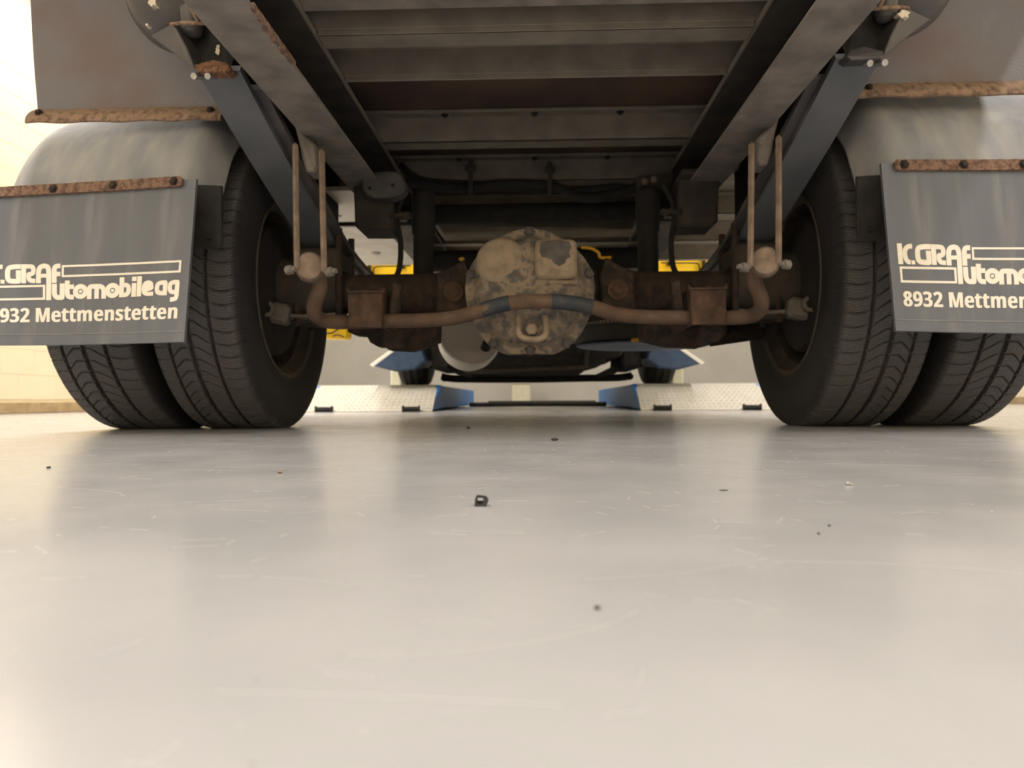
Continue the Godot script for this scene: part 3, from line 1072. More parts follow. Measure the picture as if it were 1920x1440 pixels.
# ---------------------------------------------------------------- frame rails, springs, links
func suspension(side: int) -> void:
	# C-section frame rail, open towards the middle
	var s := sided(side)
	s.span(Vector3(-0.432, 0.553, -5.6), Vector3(-0.352, 0.558, -0.87), 0.0015)
	var rail := part("frame_rail", s, M.dusty_steel, truck, ["left", "right"][(side + 1) / 2] + " frame rail, its dusty lower flange seen from below")
	s = sided(side)
	s.span(Vector3(-0.432, 0.556, -5.6), Vector3(-0.427, 0.648, -0.87), 0.0015)
	s.span(Vector3(-0.432, 0.643, -5.6), Vector3(-0.352, 0.648, -0.87), 0.0015)
	part("rail_web", s, M.frame_dark, rail, "web of the rail, coloured dark for the shade inside it")  # separate dark part: shade inside the rail put into its colour
	s = sided(side)
	s.span(Vector3(-0.352, 0.642, -3.1), Vector3(-0.345, 0.649, -0.87), 0.0015)
	part("rail_lip", s, M.bearer, rail)
	s = sided(side)
	var rng := RandomNumberGenerator.new()
	rng.seed = 11 + side
	if side < 0:
		var line := []
		var back := []
		for k in 25:
			var z := -0.915 - k * 0.0068
			line.append(Vector3(-0.352 - 0.003 - rng.randf() * 0.006 * sin(PI * k / 24.0), 0.5522, z))
			back.append(Vector3(-0.3505, 0.5522, z))
		back.reverse()
		s.poly(line + back, Vector3(0, 0.008, 0))
		part("rust_scale", s, M.rust, rail, "flaking rust along the rail edge")
	s = sided(side)
	s.bar([Vector3(-0.41, 0.585, -1.02), Vector3(-0.405, 0.592, -1.15), Vector3(-0.41, 0.575, -1.28), Vector3(-0.4, 0.60, -1.42), Vector3(-0.41, 0.59, -1.62), Vector3(-0.40, 0.60, -1.8)], 0.006, 8)
	part("wiring_loom", s, M.black_dirt_and_shade, rail)
	for z in [-1.28, -1.5]:
		s = sided(side)
		s.box(Vector3(-0.412, 0.59, z), Vector3(0.026, 0.022, 0.02), Basis(Vector3.UP, 0.4), 0.004)
		part("cable_clip", s, M.black_dirt_and_shade, rail)
	# leaf spring, two leaves
	s = sided(side)
	var way := [Vector3(-0.5165, 0.6005, -1.195), Vector3(-0.5145, 0.590, -1.216), Vector3(-0.503, 0.535, -1.32), Vector3(-0.493, 0.485, -1.43), Vector3(-0.484, 0.435, -1.56), Vector3(-0.478, 0.395, -1.68), Vector3(-0.475, 0.372, -1.85), Vector3(-0.475, 0.365, -2.1), Vector3(-0.475, 0.375, -2.4)]
	var leaf := func(u: float, w: float, up: float, wide: float, t0: float, t1: float) -> Vector3:
		var t := lerpf(t0, t1, w) * (way.size() - 1)
		var i := mini(int(t), way.size() - 2)
		var p: Vector3 = way[i].cubic_interpolate(way[i + 1], way[maxi(i - 1, 0)], way[mini(i + 2, way.size() - 1)], t - i)
		return p + Vector3((u - 0.5) * wide, up * 0.9, -up * 0.45)
	s.sheet(2, 40, func(u, w): return leaf.call(u, w, 0.0, 0.071, 0.0, 1.0), func(u, w): return leaf.call(u, w, 0.012, 0.071, 0.0, 1.0))
	var spring := part("leaf_spring", s, M.spring_paint, truck)
	s = sided(side)
	s.sheet(2, 30, func(u, w): return leaf.call(u + 0.26, w, 0.0135, 0.071, 0.16, 1.0), func(u, w): return leaf.call(u + 0.26, w, 0.026, 0.071, 0.16, 1.0))
	part("upper_leaf", s, M.hanger_paint, spring)
	# studs of the spring clip under the hanger
	for p in [Vector3(-0.5504, 0.5900, -1.1850), Vector3(-0.5275, 0.5895, -1.1850)]:
		s = sided(side)
		s.rod(p + Vector3(0.002, 0.006, -0.02), p + Vector3(0, -0.004, 0.006), 0.0052, 12)
		part("stud", s, M.zinc, spring)
	# rear spring hanger: a round cup, a scoop below it and the rusty tongue
	s = sided(side)
	var cup: Vector3 = Vector3(-0.5920, 0.7505, -1.2150)
	var look := Vector3(0.30, -0.12, 1.0).normalized()
	s.lathe(cup - look * 0.055, look, [Vector2(0, 0), Vector2(0.092, 0), Vector2(0.092, 0.012), Vector2(0.0865, 0.014), Vector2(0.0865, 0.018), Vector2(0.088, 0.02), Vector2(0.088, 0.035), Vector2(0.074, 0.052), Vector2(0.055, 0.062), Vector2(0.03, 0.066), Vector2(0, 0.067)], 44)
	var hanger := part("spring_hanger", s, M.hanger_paint, truck, "cast spring hanger with chipped paint")
	s = sided(side)
	var flank := [Vector3(-0.6317, 0.6630, -1.2000), Vector3(-0.5769, 0.6653, -1.1650), Vector3(-0.5631, 0.6436, -1.1600), Vector3(-0.5534, 0.6234, -1.1650), Vector3(-0.5449, 0.5950, -1.1750), Vector3(-0.5604, 0.6054, -1.1800), Vector3(-0.5953, 0.6344, -1.1900)]
	s.poly(flank, Vector3(0.012, 0.004, -0.06), 0.002)
	part("flank", s, M.hanger_paint, hanger)
	s = sided(side)
	s.poly([Vector3(-0.5967, 0.6897, -1.2050), Vector3(-0.5260, 0.6881, -1.2050), Vector3(-0.4925, 0.6512, -1.2150), Vector3(-0.4987, 0.6070, -1.2000), Vector3(-0.5533, 0.6041, -1.1950)], Vector3(0, 0.004, -0.02), 0.0)
	part("scoop", s, M.black_dirt_and_shade, hanger)  # flat dark plate; shade of the hollow is in its colour
	s = sided(side)
	s.poly([Vector3(-0.5440, 0.5932, -1.1730), Vector3(-0.5391, 0.5901, -1.1720), Vector3(-0.4940, 0.5875, -1.1720), Vector3(-0.4879, 0.5935, -1.1740), Vector3(-0.4982, 0.6095, -1.1860), Vector3(-0.5219, 0.6161, -1.1880), Vector3(-0.5412, 0.6086, -1.1840), Vector3(-0.5489, 0.6034, -1.1780)], Vector3(0, 0.002, -0.028), 0.002)
	part("tongue", s, M.rust_bright if side < 0 else M.hanger_paint, hanger)
	s = sided(side)
	s.bar([Vector3(-0.5802, 0.6626, -1.1630), Vector3(-0.5598, 0.6632, -1.1600), Vector3(-0.5399, 0.6618, -1.1580), Vector3(-0.5250, 0.6642, -1.1650), Vector3(-0.5225, 0.6726, -1.1850)], 0.0032, 8)
	s.bar([Vector3(-0.5418, 0.6924, -1.1400), Vector3(-0.5381, 0.6787, -1.1430), Vector3(-0.5345, 0.6687, -1.1500), Vector3(-0.5330, 0.6625, -1.1580)], 0.003, 8)
	part("rim_edge", s, M.rust_pale, hanger)
	s = sided(side)
	s.lathe(Vector3(-0.5560, 0.6785, -1.1850), Vector3(0.1, -1, 0.05), [Vector2(0, -0.02), Vector2(0.017, -0.02), Vector2(0.0165, 0.012), Vector2(0.013, 0.022), Vector2(0.006, 0.026), Vector2(0, 0.0265)], 20)
	part("bush", s, M.hanger_paint, hanger)
	var chips := [[Vector3(-0.6024, 0.6907, -1.1470), 0.0062, 0.006], [Vector3(-0.5201, 0.6358, -1.2000), 0.004, 0.006], [Vector3(-0.5193, 0.6437, -1.2000), 0.003, 0.003], [Vector3(-0.6150, 0.6593, -1.1550), 0.0022, 0.002]] if side < 0 else [[Vector3(-0.6135, 0.6961, -1.1470), 0.0055, 0.008], [Vector3(-0.5718, 0.6532, -1.1600), 0.0085, 0.006]]
	for ch in chips:
		s = sided(side)
		var pts := []
		for k in 11:
			var a := TAU * k / 11
			var rr: float = 1.0 + 0.28 * sin(k * 2.7 + ch[1] * 900.0)
			pts.append(ch[0] + Vector3(cos(a) * ch[1] * rr, sin(a) * ch[2] * rr, 0.0))
		s.poly(pts, Vector3(0, 0, -0.012))
		part("paint_chip", s, M.paint_chip, hanger)
	# anti-roll bar drop link: bracket on the rail, twin rods, rubber eye
	s = sided(side)
	s.poly([Vector3(-0.4464, 0.5757, -1.3650), Vector3(-0.4228, 0.5496, -1.3600), Vector3(-0.4048, 0.5333, -1.3600), Vector3(-0.3998, 0.4935, -1.3600), Vector3(-0.4068, 0.4817, -1.3600), Vector3(-0.4217, 0.4839, -1.3600), Vector3(-0.4287, 0.5059, -1.3600), Vector3(-0.4383, 0.5456, -1.3650)], Vector3(0.0, 0.0, -0.045), 0.004)
	var bracket := part("link_bracket", s, M.dusty_steel, truck)
	s = sided(side)
	s.bolt(Vector3(-0.4083, 0.5228, -1.3550), Vector3(0, 0, 1), 0.004, 0.004)
	part("bolt", s, M.dusty_steel, bracket)
	for r in [[Vector3(-0.4378, 0.5327, -1.3450), Vector3(-0.4347, 0.2973, -1.3450)], [Vector3(-0.3895, 0.5201, -1.3450), Vector3(-0.3846, 0.2929, -1.3450)]]:
		s = sided(side)
		var a: Vector3 = r[0]
		var b: Vector3 = r[1]
		s.box((a + b) / 2.0, Vector3(0.0105, a.distance_to(b), 0.013), Basis(Vector3.BACK, atan2(-(a.x - b.x), a.y - b.y)), 0.0045)
		var rod := part("link_rod", s, M.tan_grime, truck)
		s = sided(side)
		s.lathe(b + Vector3(-0.012 if r[0] == Vector3(-0.4378, 0.5327, -1.3450) else 0.012, 0.002, 0), Vector3(1, 0.1, 0.35), [Vector2(0, -0.008), Vector2(0.009, -0.008), Vector2(0.009, 0.004), Vector2(0.005, 0.005), Vector2(0.005, 0.012), Vector2(0, 0.012)], 6)
		part("nut", s, M.dusty_steel, rod)
	s = sided(side)
	s.lathe(Vector3(-0.4223, 0.3071, -1.3850), Vector3(0.25, 0.0, 1.0), [Vector2(0, 0), Vector2(0.024, 0), Vector2(0.0265, 0.004), Vector2(0.027, 0.03), Vector2(0.023, 0.037), Vector2(0, 0.039)], 28)
	part("link_eye", s, M.tan_grime, truck)
	# bump stop box under the rail, beside it a rubber plate on the left
	s = sided(side)
	s.poly([Vector3(-0.4178, 0.5685, -1.7000), Vector3(-0.3287, 0.5671, -1.7000), Vector3(-0.3265, 0.4560, -1.7000), Vector3(-0.3326, 0.4512, -1.7000), Vector3(-0.4043, 0.4521, -1.7000), Vector3(-0.4142, 0.4621, -1.7000)], Vector3(0, 0, -0.09), 0.006)
	s.box(Vector3(-0.3745, 0.5629, -1.7000), Vector3(0.1, 0.012, 0.1), Basis.IDENTITY, 0.003)
	var stop := part("bump_stop", s, M.frame_dark, truck)
	s = sided(side)
	s.box(Vector3(-0.3294, 0.4832, -1.6900), Vector3(0.005, 0.018, 0.01), Basis.IDENTITY, 0.002)
	part("slot", s, M.black_dirt_and_shade, stop)
	if side < 0:
		var plate := []
		for k in 28:
			var a := TAU * k / 28
			var e := Vector2(signf(cos(a)) * pow(absf(cos(a)), 0.75), signf(sin(a)) * pow(absf(sin(a)), 0.8))
			e = e.rotated(0.12) * Vector2(0.049, 0.030)
			plate.append(Vector3(-0.3372, 0.5414, -1.6450) + Vector3(e.x, e.y, 0))
		s = Shape.new()
		s.poly(plate, Vector3(0, 0, -0.04), 0.004)
		var cap := part("rubber_plate", s, M.hanger_paint, truck)
		for p in [Vector3(-0.3673, 0.5321, -1.6400), Vector3(-0.3160, 0.5385, -1.6400)]:
			s = Shape.new()
			s.lathe(p, Vector3(0, 0, 1), [Vector2(0, -0.004), Vector2(0.004, -0.004), Vector2(0.004, 0.0015), Vector2(0, 0.0015)], 10)
			part("screw_hole", s, M.black_dirt_and_shade, cap)
	# damper behind the axle
	s = sided(side)
	s.lathe(Vector3(-0.272, 0.272, -1.80), Vector3(0.0, 1, -0.03), [Vector2(0, 0), Vector2(0.034, 0), Vector2(0.036, 0.012), Vector2(0.027, 0.016), Vector2(0.025, 0.03), Vector2(0.025, 0.19), Vector2(0.0285, 0.195), Vector2(0.0285, 0.29), Vector2(0.02, 0.30), Vector2(0, 0.30)], 24)
	part("damper", s, M.black_dirt_and_shade, truck)
	# brake hose hanging beside it
	s = sided(side)
	s.bar([Vector3(-0.30, 0.56, -1.74), Vector3(-0.325, 0.50, -1.74), Vector3(-0.318, 0.43, -1.75), Vector3(-0.322, 0.37, -1.75), Vector3(-0.335, 0.335, -1.73)], 0.0065, 10)
	var hose := part("brake_hose", s, M.black_dirt_and_shade, truck)
	s = sided(side)
	s.box(Vector3(-0.316, 0.492, -1.735), Vector3(0.05, 0.012, 0.03), Basis(Vector3.BACK, 0.1), 0.003)
	s.bolt(Vector3(-0.30, 0.485, -1.72), Vector3(0, 0, 1), 0.004, 0.005)
	part("hose_clip", s, M.frame_dark, hose)


# ---------------------------------------------------------------- load floor with its cross bearers
func body() -> void:
	var s := Shape.new()
	s.span(Vector3(-0.435, 0.705, -3.12), Vector3(0.435, 0.73, -0.92), 0.003)
	part("load_floor", s, M.plywood, truck, "brown plywood load floor seen from below")
	s = Shape.new()
	s.span(Vector3(-1.02, 0.705, -3.12), Vector3(-0.436, 0.73, -2.09), 0.003)
	part("load_floor", s, M.plywood, truck)
	s = Shape.new()
	s.span(Vector3(0.436, 0.705, -3.12), Vector3(1.02, 0.73, -2.09), 0.003)
	part("load_floor", s, M.tube_and_lit_grey, truck)  # paler than the other floor parts: light on the right painted in
	s = Shape.new()
	s.span(Vector3(-1.03, 0.96, -3.12), Vector3(1.03, 2.3, -0.90), 0.01)
	part("unseen_box_body", s, M.alloy_panel, truck)  # out of view, assumed bulk that shades the floor and underside
	for side in [-1, 1]:
		s = sided(side)
		s.span(Vector3(-0.445, 0.65, -3.12), Vector3(-0.436, 0.96, -0.92), 0.002)
		part("inner_wing", s, M.hanger_paint, truck)
	s = Shape.new()
	s.span(Vector3(-0.435, 0.650, -1.112), Vector3(0.435, 0.705, -1.02), 0.004)
	part("rear_beam", s, M.dusty_steel, truck)
	for z in [-1.163, -1.335, -1.664, -1.97, -2.35, -2.75, -3.1]:
		# Z bearer: upper flange, web facing the rear, lower flange running forward
		s = Shape.new()
		var wide := 0.344 if z > -2.0 else 1.0
		var low := 0.640
		if z != -1.335: s.span(Vector3(-wide, low, z - 0.046), Vector3(wide, low + 0.004, z), 0.001)
		s.span(Vector3(-wide, low, z - 0.004), Vector3(wide, 0.7, z), 0.001)
		var upper := maxf(wide, 0.434)
		s.span(Vector3(-upper, 0.6495, z - 0.0045), Vector3(upper, 0.7, z + 0.0005), 0.001)
		s.span(Vector3(-upper, 0.697, z - 0.004), Vector3(upper, 0.704, z + 0.03), 0.001)
		var b := part("cross_bearer", s, M.bearer if z > -2.0 else M.tube_and_lit_grey, truck)  # forward bearers take a paler colour in place of light there
		if z == -1.664 or z == -1.97:
			for x in [-0.2, 0.0, 0.19]:
				s = Shape.new()
				s.bolt(Vector3(x, 0.697, z + 0.016), Vector3.DOWN, 0.006, 0.006)
				part("bolt", s, M.black_dirt_and_shade, b)
	# ribbed alloy tray outside the left rail, lit from the side
	s = Shape.new()
	s.span(Vector3(-0.98, 0.632, -2.36), Vector3(-0.45, 0.638, -1.99), 0.002)
	s.span(Vector3(-0.98, 0.626, -2.00), Vector3(-0.45, 0.638, -1.985), 0.002)
	var t1 := part("under_tray", s, M.alloy_panel, truck)
	s = Shape.new()
	s.lathe(Vector3(-0.606, 0.632, -2.28), Vector3.DOWN, [Vector2(0, -0.006), Vector2(0.009, -0.006), Vector2(0.009, 0.002), Vector2(0.005, 0.005), Vector2(0, 0.005)], 14)
	part("screw", s, M.zinc, t1)
	s = Shape.new()
	s.span(Vector3(-0.98, 0.624, -3.08), Vector3(-0.42, 0.630, -2.40), 0.002)
	var t2 := part("under_tray", s, M.alloy_panel, truck)
	s = Shape.new()
	s.lathe(Vector3(-0.608, 0.624, -2.82), Vector3.DOWN, [Vector2(0, -0.006), Vector2(0.017, -0.006), Vector2(0.017, 0.003), Vector2(0.01, 0.008), Vector2(0, 0.008)], 16)
	part("screw", s, M.zinc, t2)
	for side in [-1, 1]:
		s = sided(side)
		s.span(Vector3(-0.580, 0.575, -2.15), Vector3(-0.572, 0.96, -1.385), 0.002)
		part("added_dark_sheet", s, M.black_dirt_and_shade, truck)  # dark sheet added to close the bright gap between rail and tyre


# ---------------------------------------------------------------- axle and anti-roll bar
func axle() -> void:
	var s := Shape.new()
	s.tube([Vector3(-0.56, 0.302, AXLE_Z), Vector3(-0.44, 0.302, AXLE_Z), Vector3(-0.24, 0.300, AXLE_Z), Vector3(-0.13, 0.296, AXLE_Z), Vector3(0.13, 0.296, AXLE_Z), Vector3(0.24, 0.300, AXLE_Z), Vector3(0.44, 0.302, AXLE_Z), Vector3(0.56, 0.302, AXLE_Z)], [0.044, 0.044, 0.046, 0.062, 0.062, 0.046, 0.044, 0.044], 28)
	var tube := part("axle_tube", s, M.rust_dark, truck)
	# flat web plates and the bolted lugs beside the cover
	for side in [-1, 1]:
		s = sided(side)
		s.poly([Vector3(-0.2114, 0.3344, -1.6000), Vector3(-0.1882, 0.3422, -1.6000), Vector3(-0.1512, 0.3637, -1.6000), Vector3(-0.1376, 0.3244, -1.6000), Vector3(-0.1425, 0.2438, -1.6000), Vector3(-0.1909, 0.2442, -1.6000), Vector3(-0.2139, 0.2536, -1.6000)], Vector3(0, 0, -0.05), 0.004)
		var lug := part("lug", s, M.rust_dark, tube)
		s = sided(side)
		s.lathe(Vector3(-0.1755, 0.2933, -1.5980), Vector3(0, 0, 1), [Vector2(0, 0), Vector2(0.024, 0), Vector2(0.022, 0.006), Vector2(0.0125, 0.0065), Vector2(0.0125, 0.010), Vector2(0.008, 0.012), Vector2(0, 0.012)], 20)
		part("boss", s, M.rust_mid, tube)
		# spring seat with its U-bolts
		s = sided(side)
		s.span(Vector3(-0.545, 0.232, -1.74), Vector3(-0.415, 0.252, -1.62), 0.006)
		part("spring_clamp", s, M.frame_dark, tube)
		s = sided(side)
		s.span(Vector3(-0.52, 0.345, -1.75), Vector3(-0.43, 0.395, -1.61), 0.006)
		part("spring_seat", s, M.frame_dark, tube)
		for x in [-0.525, -0.432]:
			for z in [-1.735, -1.625]:
				s = sided(side)
				s.rod(Vector3(x, 0.225, z), Vector3(x, 0.44, z), 0.0075, 10)
				part("u_bolt", s, M.rust_dark, tube)
		# ragged lower bracket hanging under the tube
		s = sided(side)
		if side < 0:
			s.poly([Vector3(-0.4263, 0.2459, -1.6600), Vector3(-0.4215, 0.2147, -1.6600), Vector3(-0.4071, 0.2074, -1.6600), Vector3(-0.3782, 0.2048, -1.6600), Vector3(-0.3710, 0.1904, -1.6600), Vector3(-0.3541, 0.1807, -1.6600), Vector3(-0.3373, 0.1805, -1.6600), Vector3(-0.3301, 0.1733, -1.6600), Vector3(-0.2797, 0.1705, -1.6600), Vector3(-0.2437, 0.1798, -1.6600), Vector3(-0.2174, 0.1916, -1.6600), Vector3(-0.2148, 0.2441, -1.6600)], Vector3(0, 0, -0.05), 0.004)
		else:
			s.poly([Vector3(-0.4239, 0.2459, -1.6600), Vector3(-0.4215, 0.2051, -1.6600), Vector3(-0.4023, 0.1858, -1.6600), Vector3(-0.3638, 0.1736, -1.6600), Vector3(-0.2917, 0.1778, -1.6600), Vector3(-0.2365, 0.1917, -1.6600), Vector3(-0.2292, 0.2442, -1.6600)], Vector3(0, 0, -0.06), 0.004)
		part("lower_bracket", s, M.rust_dark, tube)
	# pipe and cylinder beside the right bracket
	s = Shape.new()
	s.tube([Vector3(0.4272, 0.2119, -1.8500), Vector3(0.5509, 0.2293, -1.8500)], 0.024, 18)
	part("torque_rod", s, M.rust_dark, truck)
	# differential cover: a flanged dome with a flat foot
	var mid: Vector3 = Vector3(-0.0117, 0.2796, -1.5000)
	mid.z = -1.545
	s = Shape.new()
	var nth := 72
	var prof := [[1.0, -0.012], [1.0, 0.004], [0.985, 0.007], [0.9, 0.0075], [0.86, 0.011], [0.80, 0.034], [0.74, 0.045], [0.6, 0.051], [0.4, 0.055], [0.2, 0.0565]]
	var outline := func(a: float) -> float:
		var r := 0.134
		var foot := 0.1265
		if sin(a) < -0.2: r = minf(r, foot / -sin(a))
		return r + 0.002 * sin(a * 5.0)
	var bumps := noise(61, 9.0, 3)
	var rings := []
	for k in prof.size():
		var row := []
		for i in nth:
			var a := TAU * i / nth
			var r: float = outline.call(a) * prof[k][0]
			var z: float = prof[k][1]
			var q := Vector2(cos(a), sin(a)) * r
			if k > 4: z += bumps.get_noise_2d(q.x * 2.0, q.y * 2.0) * 0.006
			row.append(mid + Vector3(q.x, q.y, z))
		rings.append(row)
	var grp := s.fresh()
	for k in prof.size() - 1:
		for i in nth:
			var j := (i + 1) % nth
			s.quad(rings[k][i], rings[k][j], rings[k + 1][j], rings[k + 1][i], grp if k > 1 else -1)
	var tip := mid + Vector3(0, 0, 0.057)
	var foot_c := mid + Vector3(0, 0, -0.012)
	for i in nth:
		var j := (i + 1) % nth
		s.tri(rings[prof.size() - 1][i], rings[prof.size() - 1][j], tip, grp)
		s.tri(rings[0][j], rings[0][i], foot_c)
	s.done()
	var cover := part("differential_cover", s, M.diff_cast, truck, "round cast differential cover with flaking tan and grey paint")
	# carrier behind
	s = Shape.new()
	s.lathe(mid + Vector3(0, 0, -0.012), Vector3(0, 0, -1), [Vector2(0, 0), Vector2(0.129, 0), Vector2(0.129, 0.02), Vector2(0.112, 0.06), Vector2(0.105, 0.15), Vector2(0.085, 0.22), Vector2(0.06, 0.30), Vector2(0.05, 0.36), Vector2(0, 0.36)], 40)
	part("differential_housing", s, M.rust_dark, truck)
	# raised fields on the cover
	s = Shape.new()
	s.poly(rounded(Vector3(-0.0004, 0.3784, -1.4830), 0.083, 0.078, 0.012), Vector3(0, 0, -0.02), 0.005)
	part("square_boss", s, M.diff_tan, cover)
	s = Shape.new()
	var flake := []
	for q in [[1014, 460], [1026, 458], [1048, 457], [1068, 460], [1072, 470], [1067, 480], [1070, 489], [1062, 492], [1060, 500], [1049, 506], [1040, 500], [1034, 492], [1026, 489], [1017, 488], [1012, 478]]:
		flake.append(pt(q[0], q[1], mid, -1.4768))
	s.poly(flake, Vector3(0, 0, -0.003), 0.0006)
	part("grey_patch", s, M.diff_grey, cover)
	s = Shape.new()
	s.blob(Vector3(-0.0684, 0.3374, -1.5000) + Vector3(0, 0, -0.002), Vector3(0.052, 0.05, 0.017), Basis.IDENTITY, 28)
	part("round_swelling", s, M.diff_tan, cover)
	s = Shape.new()
	var u := [Vector3(-0.0343, 0.2303, -1.4900), Vector3(-0.0345, 0.1959, -1.4880), Vector3(-0.0260, 0.1841, -1.4880), Vector3(-0.0069, 0.1796, -1.4870), Vector3(0.0123, 0.1827, -1.4880), Vector3(0.0209, 0.1954, -1.4880), Vector3(0.0189, 0.2277, -1.4900)]
	s.bar(u, 0.0065, 10)
	part("filler_rim", s, M.diff_tan, cover)
	s = Shape.new()
	s.lathe(Vector3(-0.0078, 0.2014, -1.4920), Vector3(0, 0, 1), [Vector2(0, 0), Vector2(0.0125, 0), Vector2(0.0125, 0.006), Vector2(0.009, 0.009), Vector2(0, 0.009)], 6)
	part("filler_plug", s, M.diff_tan, cover)
	s = Shape.new()
	s.box(Vector3(0.0556, 0.2935, -1.4900), Vector3(0.06, 0.008, 0.012), Basis.IDENTITY, 0.003)
	part("cast_rib", s, M.diff_tan, cover)
	for k in 10:
		var a := TAU * (k + 0.5) / 10.0
		var rr: float = outline.call(a) * 0.93
		s = Shape.new()
		s.bolt(mid + Vector3(cos(a) * rr, sin(a) * rr, 0.007), Vector3(0, 0, 1), 0.0085, 0.008)
		part("bolt", s, M.diff_grey, cover)
	# anti-roll bar
	s = Shape.new()
	var half := [Vector3(-0.4115, 0.3025, -1.4000), Vector3(-0.4114, 0.2756, -1.4100), Vector3(-0.4262, 0.2490, -1.4250), Vector3(-0.4326, 0.2293, -1.4500), Vector3(-0.4189, 0.2197, -1.4800), Vector3(-0.3776, 0.2193, -1.5000), Vector3(-0.3069, 0.2208, -1.5000), Vector3(-0.2402, 0.2203, -1.4900), Vector3(-0.1686, 0.2223, -1.4750)]
	var run := []
	for p in half: run.append(p)
	run += [Vector3(-0.1160, 0.2322, -1.4550), Vector3(-0.0663, 0.2451, -1.4450), Vector3(-0.0042, 0.2504, -1.4420), Vector3(0.0577, 0.2481, -1.4450), Vector3(0.1120, 0.2395, -1.4550), Vector3(0.1637, 0.2268, -1.4750)]
	for k in range(half.size() - 2, -1, -1):
		run.append(Vector3(-half[k].x, half[k].y + 0.002, half[k].z))
	s.bar(run, 0.0145, 16, 5)
	var arb := part("anti_roll_bar", s, M.bar_brown, truck, "bent anti-roll bar arching over the differential cover")
	for q in [[Vector3(-0.1032, 0.2355, -1.4523), Vector3(-0.0873, 0.2401, -1.4488), Vector3(-0.0663, 0.2451, -1.4450), Vector3(-0.0497, 0.2479, -1.4438)], [Vector3(0.0309, 0.2500, -1.4433), Vector3(0.0577, 0.2481, -1.4450), Vector3(0.0847, 0.2442, -1.4490), Vector3(0.1078, 0.2406, -1.4545)]]:
		s = Shape.new()
		s.bar(q, 0.0152, 16, 4)
		part("painted_length", s, M.sway_paint, arb, "dark blue painted length")
	for side in [-1, 1]:
		# strap clamp that holds the bar to the axle
		s = sided(side)
		var k := [Vector3(-0.3745, 0.2796, -1.4750), Vector3(-0.3038, 0.2789, -1.4750), Vector3(-0.3039, 0.2198, -1.4700), Vector3(-0.3065, 0.2051, -1.4720), Vector3(-0.3706, 0.2057, -1.4720), Vector3(-0.3722, 0.2204, -1.4700)]
		s.poly(k, Vector3(0, 0, -0.006), 0.001)
		s.poly([Vector3(-0.3754, 0.2863, -1.4700), Vector3(-0.3700, 0.2788, -1.4700), Vector3(-0.3060, 0.2782, -1.4700), Vector3(-0.3006, 0.2856, -1.4700), Vector3(-0.3006, 0.2739, -1.4700), Vector3(-0.3754, 0.2746, -1.4700)], Vector3(0, 0, -0.018), 0.001)
		s.poly([Vector3(-0.3745, 0.2796, -1.4750), Vector3(-0.3702, 0.2796, -1.4750), Vector3(-0.3692, 0.2060, -1.4750), Vector3(-0.3735, 0.2103, -1.4750)], Vector3(0, 0, -0.16))
		s.poly([Vector3(-0.3081, 0.2789, -1.4750), Vector3(-0.3038, 0.2789, -1.4750), Vector3(-0.3061, 0.2076, -1.4750), Vector3(-0.3103, 0.2055, -1.4750)], Vector3(0, 0, -0.16))
		s.blob(Vector3(-0.3419, 0.2428, -1.4820), Vector3(0.024, 0.040, 0.016), Basis.IDENTITY, 14)
		part("bar_clamp", s, M.rust_mid, truck)
		s = sided(side)
		s.poly([Vector3(-0.2894, 0.2987, -1.5000), Vector3(-0.2698, 0.2941, -1.5000), Vector3(-0.2852, 0.2098, -1.5000), Vector3(-0.2982, 0.2099, -1.5000)], Vector3(0, 0, -0.03), 0.002)
		part("clamp_arm", s, M.rust_dark, truck)


func rounded(corner: Vector3, w: float, h: float, r: float) -> Array:
	var out := []
	for q in [[w - r, -r, 90.0], [w - r, -h + r, 0.0], [r, -h + r, -90.0], [r, -r, -180.0]]:
		for k in 5:
			var a := deg_to_rad(q[2] - 22.5 * k)
			out.append(corner + Vector3(q[0] + r * cos(a), q[1] + r * sin(a), 0))
	return out


# a point on the cover's face, in the drawing units of its flaked-off patches
func pt(x: float, y: float, mid: Vector3, z: float) -> Vector3:
	var k := 1.482 / 1400.0
	return Vector3(mid.x + (x - 993.0) * k - 0.0, mid.y - (y - 545.0) * k + 0.0035, z)


